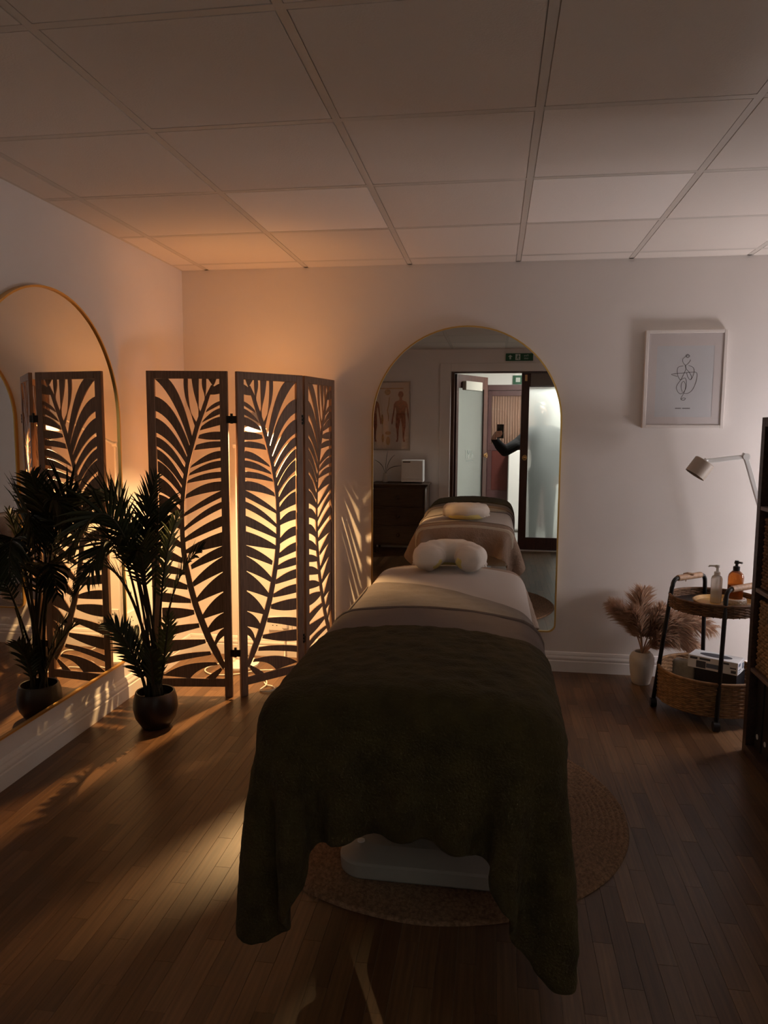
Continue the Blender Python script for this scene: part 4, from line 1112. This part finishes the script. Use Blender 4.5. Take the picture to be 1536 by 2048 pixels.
ch = thing('chest_of_drawers', 'dark oak three-drawer chest against the front wall under the anatomy chart', 'chest of drawers', (-1.045, YF+.018, 0))
cw, cdp, chh = .62, .42, .785
MB().box(-cw/2,0,.09,cw/2,cdp,chh-.02).build('carcass', CHEST, ch, bevel=.003)
MB().box(-cw/2-.02,-.0,chh-.022,cw/2+.02,cdp+.025,chh).build('top_board', CHEST, ch, bevel=.005)
for sx in (-1, 1):
    for yy in (.03, cdp-.03): MB().lathe([(.014,0),(.022,.09)], (sx*(cw/2-.035), yy, 0), 12).build('foot', CHEST, ch)
    MB().tube([(sx*(cw/2-.012), cdp+.004, .10), (sx*(cw/2-.012), cdp+.004, chh-.03)], .012, 10).build('corner_bead', mat('grey_oak_bead', (.16,.12,.095), .35) if sx < 0 else MATS['grey_oak_bead'], ch, smooth=True)
for k in range(3):
    z0 = .115+k*.21; d_ = MB().box(-cw/2+.03,cdp,z0,cw/2-.03,cdp+.014,z0+.198).build('drawer', CHEST, ch, bevel=.003)
    kn = MB(); lathe_dir(kn, [(.009,0),(.008,.012),(.018,.018),(.020,.026),(.012,.033),(.001,.034)], (0, cdp+.014, z0+.10), (0,1,0), 18); kn.build('knob', CHEST, d_, smooth=True)
tc_ = thing('towel_warmer', 'white towel warming cabinet standing on the chest of drawers', 'appliance', (-.915, YF+.06, chh))
MB().box(-.125,0,.012,.125,.20,.262).build('cabinet', WHITEP, tc_, bevel=.006)
MB().box(-.120,.20,.045,.120,.212,.258).build('door', WHITEP, tc_, bevel=.004)
MB().box(-.105,.212,.235,-.02,.2135,.247).build('label_strip', BLACKP, tc_)
MB().box(-.122,.20,.014,.122,.208,.038).build('drip_tray', WHITEP, tc_, bevel=.003)
for sx in (-1, 1): MB().box(sx*.1-.012,.03,0,sx*.1+.012,.18,.012).build('foot', BLACKP, tc_)
vp = thing('bud_vase', 'small pale vase with long dark leaves on the chest of drawers', 'vase', (-1.23, YF+.22, chh))
MB().lathe([(.001,0),(.03,0),(.034,.03),(.030,.07),(.022,.10),(.024,.11),(.018,.108),(.001,.09)], n=24, cap=False).build('vase_body', VASE, vp, smooth=True)
for k, (dx, dy, dz) in enumerate(((.20,.02,.20),(.12,.06,.32),(-.12,.04,.26),(.02,-.05,.36))):
    pts = bez3((0,0,.08), (dx*.1,dy*.1,.18), (dx*.5,dy*.5,dz*.9), (dx,dy,dz), 10); mb = MB(); v = []
    for i, p in enumerate(pts): w2 = .016*math.sin(PI*(i+.4)/11); v += [p+Vector((0,w2,w2*.4)), p, p+Vector((0,-w2,w2*.4))]
    mb.add(v, [q for i in range(10) for q in ((i*3,i*3+1,i*3+4,i*3+3),(i*3+1,i*3+2,i*3+5,i*3+4))]); lf = mb.build('leaf', LEAF, vp, smooth=True)
    m_ = lf.modifiers.new('thick', 'SOLIDIFY'); m_.thickness = .0012

sg = thing('exit_sign', 'green fire exit sign with arrow and running man above the doorway', 'sign', (.262, YF+.021, 2.172))
MB().box(-.152,-.02,0,.152,.004,.082).build('board', GREEN, sg)
ar = MB(); flat(ar, [(-.102,.066),(-.128,.044),(-.111,.044),(-.111,.016),(-.093,.016),(-.093,.044),(-.076,.044)], .0046); ar.build('arrow', SIGNW, sg)
MB().box(-.045,.004,.008,.010,.0045,.074).build('door_pictogram', SIGNW, sg)
rm = MB(); flat(rm, [(-.014+.006*math.cos(2*PI*i/10), .062+.006*math.sin(2*PI*i/10)) for i in range(10)], .0049)
flat(rm, [(-.010,.055),(-.024,.052),(-.030,.040),(-.026,.039),(-.021,.046),(-.018,.046),(-.022,.034),(-.034,.024),(-.030,.020),(-.018,.028),(-.012,.024),(-.010,.012),(-.005,.012),(-.006,.028),(-.012,.036),(-.008,.046),(.002,.040),(.004,.044)], .0049); rm.build('running_figure', GREEN, sg)
text_mesh('Fire', .032, 'lettering', SIGNW, sg, (.075, .0046, .056), (PI/2, 0, PI), .0004)
text_mesh('exit', .032, 'lettering', SIGNW, sg, (.075, .0046, .026), (PI/2, 0, PI), .0004)

# ---- doorway: frame, two frosted leaves
YD = YF-.07
struct(MB().box(DX0,YF-.12,0,DX0+.035,YF+.004,DZ).box(DX1-.03,YF-.12,0,DX1,YF+.004,DZ).box(DX0+.035,YF-.12,DZ-.012,DX1-.03,YF+.004,DZ).build('trim_2', TEAK, bevel=.002, seg=1))
struct(MB().box(DX0+.035,YF-.13,-.001,DX1-.03,YF+.01,.005).build('trim_3', mat('pale_threshold', (.55,.53,.50), .4), bevel=.001, seg=1))
def door_leaf(name, w_, hinge, ang, sgn, stile=.088):
    """leaf drawn from its hinge along +x*sgn, thickness in y"""
    o = link(name, None); o.location = hinge; o.rotation_euler = (0, 0, ang); o['kind'] = 'structure'; o.empty_display_size = .05
    X = lambda a, b: (min(sgn*a, sgn*b), max(sgn*a, sgn*b))
    def bx_(a, b, z0, z1, t, mb=None):
        x0, x1 = X(a, b); return (mb or MB()).box(x0, -t, z0, x1, t, z1)
    bx_(0, stile*.55, .008, 2.04, .02).build('hinge_stile', TEAK, o, bevel=.002, seg=1)
    bx_(w_-stile, w_, .008, 2.04, .02).build('lock_stile', TEAK, o, bevel=.002, seg=1)
    bx_(stile*.55, w_-stile, .008, .150, .02).build('bottom_rail', TEAK, o, bevel=.002, seg=1)
    bx_(stile*.55, w_-stile, 1.885, 2.04, .02).build('top_rail', TEAK, o, bevel=.002, seg=1)
    g = bx_(stile*.55-.004, w_-stile+.004, .146, 1.889, .003).build('frosted_pane', FROST, o)
    return o, g
rl, rg_ = door_leaf('door_2', .655, (DX1-.032, YD, 0), 0, -1)
hd = MB(); lathe_dir(hd, [(.024,0),(.024,.006),(.010,.010),(.010,.034),(.001,.035)], (-.655+.052, .02, 1.08), (0,1,0), 20); hd.tube([(-.655+.052+.024*math.cos(t), .05, 1.08+.028*math.sin(t)) for t in [2*PI*i/20 for i in range(20)]], .0045, 6, closed=True); hd.build('ring_handle', BRASS, rl, smooth='auto')
MB().box(-.655+.10, .02, 1.895, -.05, .045, 2.035).build('rail_glare', TAUPE, rl, bevel=.003)  # taupe box added over the rail, its paler colour paints the glare there
MB().box(-.655+.035, .02, 1.95, -.655+.062, .024, 2.02).build('bolt_plate', BRASS, rl)
ll_, lg_ = door_leaf('door_1', .72, (DX0+.04, YD-.045, 0), -1.06, 1)
MB().box(.12,.02,1.86,.50,.075,1.965).build('door_closer', mat('cream_closer_cover', (.40,.39,.34), .5), ll_, bevel=.006)
hd = MB(); lathe_dir(hd, [(.022,0),(.022,.006),(.010,.010),(.010,.03),(.001,.031)], (.72-.045, .02, 1.08), (0,1,0), 18); hd.tube([(.72-.045+.022*math.cos(t), .045, 1.08+.028*math.sin(t)) for t in [2*PI*i/18 for i in range(18)]], .0045, 6, closed=True); hd.build('ring_handle', BRASS, ll_, smooth='auto')
GREYT = mat('etched_grey_vinyl', (.30,.34,.32), .8)
lg = MB()
for a, b in (((-.075,-.05),(-.075,.05)), ((-.075,.05),(-.045,-.005)), ((-.045,-.005),(-.015,.05)), ((-.015,.05),(-.015,-.05)), ((-.105,-.05),(-.105,.05)), ((.02,-.05),(.02,.05)), ((.02,.0),(.05,.012)), ((.05,.012),(.055,-.05))):
    lg.bar((a[0]+.36,.0045,a[1]+1.10),(b[0]+.36,.0045,b[1]+1.10),.009,.002,up=(0,1,0))
lg.bar((.25,.0045,1.02),(.43,.0045,1.02),.006,.002,up=(0,1,0)); lg.build('monogram', GREYT, lg_)

# ---- hall beyond the doorway
HX0, HX1, HY = -1.25, 1.75, -2.05
hz = 2.42
struct(MB().box(HX0-.1,HY-.1,-.05,HX1+.1,YF-.12,-.001).build('floor_hall', HALLF))
struct(MB().box(HX0-.1,HY-.1,hz,HX1+.1,YF-.12,hz+.1).build('ceiling_hall', mat('hall_ceiling_white', (.85,.86,.85), .8)))
struct(MB().box(HX0-.1,HY,0,HX0,YF-.12,hz).build('wall_hall_left', HALLW)); struct(MB().box(HX1,HY,0,HX1+.1,YF-.12,hz).build('wall_hall_right', HALLW))
struct(MB().box(HX0-.1,HY-.1,0,HX1+.1,HY,hz).build('wall_hall_back', HALLW))
d3 = link('door_3', None); d3.location = (-.17, HY+.001, 0); d3['kind'] = 'structure'
MB().box(0,0,0,.075,.05,2.02).box(.875,0,0,.95,.05,2.02).box(.075,0,1.945,.875,.05,2.02).build('door_frame', TEAK2, d3, bevel=.003, seg=1)
MB().box(.078,.004,.005,.872,.030,.55).box(.078,.004,1.11,.872,.030,1.205).box(.078,.004,.55,.14,.030,1.11).box(.81,.004,.55,.872,.030,1.11).box(.078,.004,1.205,.125,.030,1.94).box(.825,.004,1.205,.872,.030,1.94).box(.125,.004,1.87,.825,.030,1.94).build('leaf_frame', TEAK2, d3, bevel=.003, seg=1)
MB().box(.14,.006,.55,.81,.018,1.11).build('lower_panel', mat('red_brown_panel', (.12,.035,.028), .3), d3, bevel=.004, seg=1)
MB().box(.125,.004,1.205,.825,.006,1.87).build('blind_backing', SLAT, d3)
for k in range(20): MB().tube([(.14+k*.0355,.012,1.21),(.14+k*.0355,.012,1.865)], .0085, 8).build('reeded_slat', SLAT, d3, smooth=True)
MB().box(.126,.024,1.206,.824,.027,1.869).build('pane', PANE, d3)
MB().box(.20,.030,1.13,.262,.034,1.175).build('notice', YELLOWN, d3)
cbn = thing('hall_cabinet', 'tall narrow white cabinet in the hall beyond the doorway', 'cabinet', (.335, HY+.06, 0))
MB().box(-.135,0,.03,.135,.30,1.12).build('body', HALLW, cbn, bevel=.004); MB().box(-.13,.30,.05,.13,.315,1.11).build('door', HALLW, cbn, bevel=.003); MB().box(-.13,.02,0,.13,.28,.03).build('plinth', TAUPE, cbn)
hs = thing('exit_sign', 'small green exit sign high on the hall wall', 'sign', (.31, HY+.001, 2.03)); MB().box(-.07,0,0,.07,.02,.12).build('board', GREEN, hs)
MB().box(-.03,.02,.03,.03,.0206,.09).build('pictogram', SIGNW, hs)
cl_ = thing('added_hall_light', 'added flat white light on the hall ceiling in place of daylight', 'light', (.78, -.46, hz-.001))
MB().box(-.42,-.16,-.045,.42,.16,0).build('housing', WHITEM, cl_, bevel=.004)
MB().box(-.40,-.145,-.050,.40,.145,-.045).build('diffuser', emat('hall_added_glow', HALL_C, 3.0), cl_)
hl_ = light('AREA', 'hall_light', (.78, -.46, hz-.055), HALL_W, HALL_C, parent=cl_, shape='RECTANGLE', size=.8, size_y=.29)  # added fixture and area light stand in for the hall daylight

# ================================================================== person holding a phone in the doorway
def blob(mb, c, rx, ry, rz, n=14, m=10):
    v = []; f = []
    for i in range(1, m):
        t = PI*i/m
        for k in range(n): a = 2*PI*k/n; v.append((c[0]+rx*math.sin(t)*math.cos(a), c[1]+ry*math.sin(t)*math.sin(a), c[2]+rz*math.cos(t)))
    v += [(c[0],c[1],c[2]+rz), (c[0],c[1],c[2]-rz)]; T, B = len(v)-2, len(v)-1
    for i in range(m-2):
        for k in range(n): f.append((i*n+k, (i+1)*n+k, (i+1)*n+(k+1)%n, i*n+(k+1)%n))
    for k in range(n): f.append((T, k, (k+1)%n)); f.append((B, (m-2)*n+(k+1)%n, (m-2)*n+k))
    return mb.add(v, f)
def limb(mb, pts, rads, n=14):
    mb.tube([Vector(p) for p in pts], rads, n)
    for p, r in zip(pts, rads): blob(mb, p, r, r, r, 12, 8)
pr = MB()
bxp, byp = .575, -.43
limb(pr, [(bxp,byp,.93),(bxp,byp,1.05),(bxp-.01,byp,1.20),(bxp-.02,byp+.01,1.33)], [.155,.135,.150,.130], 20)
limb(pr, [(bxp-.14,byp+.02,1.375),(bxp-.02,byp+.01,1.40),(bxp+.13,byp,1.375)], [.066,.07,.066], 16)
limb(pr, [(bxp-.02,byp+.01,1.40),(bxp-.03,byp+.03,1.49)], [.056,.052])
hc = (bxp-.035, byp+.055, 1.60)
blob(pr, hc, .076, .094, .112, 22, 16); blob(pr, (hc[0],hc[1]+.03,hc[2]-.055), .055, .060, .062, 16, 10); blob(pr, (hc[0],hc[1]+.096,hc[2]-.018), .013, .018, .024, 10, 8)
for s in (-1, 1):
    blob(pr, (hc[0]+s*.077,hc[1]-.005,hc[2]-.01), .010, .020, .030, 10, 8)
    limb(pr, [(bxp+s*.085,byp,.90),(bxp+s*.095,byp+.01,.50),(bxp+s*.10,byp-.01,.11)], [.092,.062,.044], 16)
    limb(pr, [(bxp+s*.10,byp-.03,.050),(bxp+s*.105,byp+.05,.045),(bxp+s*.11,byp+.13,.036)], [.042,.042,.032], 12)
limb(pr, [(bxp+.145,byp-.005,1.37),(bxp+.19,byp-.02,1.12),(bxp+.17,byp+.06,.90)], [.062,.050,.038])
limb(pr, [(bxp+.17,byp+.065,.87),(bxp+.165,byp+.08,.79)], [.036,.028])
SH, EL, WR = (bxp-.155, byp+.04, 1.365), (.125, -.150, 1.150), (.002, -.088, 1.292)
limb(pr, [SH, (.27,-.295,1.235), EL], [.070,.068,.060]); limb(pr, [EL, (.06,-.118,1.215), WR], [.060,.054,.040])
# hand: palm, four fingers over the back of the phone, thumb on the screen side
limb(pr, [WR, (.004,-.068,1.322), (.020,-.052,1.345)], [.028,.026,.024])
for k in range(4):
    z = 1.372-.019*k; ln_ = (.052,.060,.057,.045)[k]
    limb(pr, [(.012,-.056,z-.012),(.022,-.022,z),(.030+ln_*.55,-.0185,z+.004),(.030+ln_,-.0190,z+.006)], [.0105,.0092,.0085,.0075], 8)
limb(pr, [(.010,-.062,1.342),(.026,-.062,1.375),(.046,-.058,1.400)], [.0115,.0105,.0088], 8)
raw = pr.build('person_raw', None)
rm_ = raw.modifiers.new('r', 'REMESH'); rm_.mode = 'VOXEL'; rm_.voxel_size = .0055; rm_.use_smooth_shade = True
sm_ = raw.modifiers.new('s', 'SMOOTH'); sm_.factor = .5; sm_.iterations = 2
bpy.context.view_layer.update()
pme = bpy.data.meshes.new_from_object(raw.evaluated_get(bpy.context.evaluated_depsgraph_get()))
bpy.data.objects.remove(raw)
pme.materials.clear()
for m_ in (SWEATER, SKIN, TROUSERS): pme.materials.append(m_)
for p in pme.polygons:
    c = p.center; i = 0
    if c.z > 1.455 and c.x > .35: i = 1
    elif c.x < .12 and c.z > 1.285 and c.y > -.11 and (c-Vector(EL)).length > (Vector(WR)-Vector(EL)).length-.004: i = 1
    elif c.z < .86 and c.x > bxp+.11 and c.y > byp+.035 and c.z > .72: i = 1
    elif c.z < .93: i = 2
    p.material_index = i
pe = link('person', None); pe.location = (bxp, byp, 0); tag(pe, 'person in a black sweater photographing with a phone from behind the frosted door', 'person')
bo = child_of(link('body', pme), pe)
hr = MB(); hv = []
blob(hr, (hc[0], hc[1]-.016, hc[2]+.022), .088, .098, .108, 24, 16)
limb(hr, [(hc[0],hc[1]-.075,hc[2]-.02),(hc[0],hc[1]-.085,hc[2]-.12),(hc[0],hc[1]-.075,hc[2]-.20)], [.07,.062,.03], 14)
child_of(hr.build('hair', HAIR, smooth=True), pe)
for s in (-1, 1):
    e_ = MB(); blob(e_, (hc[0]+s*.030, hc[1]+.084, hc[2]+.006), .012, .008, .009, 12, 8); child_of(e_.build('eye', BLACKP, smooth=True), pe)
mo = MB(); blob(mo, (hc[0], hc[1]+.090, hc[2]-.062), .022, .008, .007, 12, 8); child_of(mo.build('mouth', mat('lips', (.42,.16,.13), .5), smooth=True), pe)
ph_ = thing('smartphone', 'black smartphone held up in the hand of the person in the doorway', 'phone', (.068, -.036, 1.300))
MB().box(-.038,-.0042,0,.038,.0042,.158).build('case', PHONE, ph_, bevel=.003)
MB().box(-.034,.0042,.118,-.006,.0062,.152).build('camera_bump', BLACKP, ph_, bevel=.001, seg=1)
MB().box(-.0355,-.0046,.003,.0355,-.0043,.155).build('screen', emat('phone_screen', (.5,.45,.4), .15), ph_)
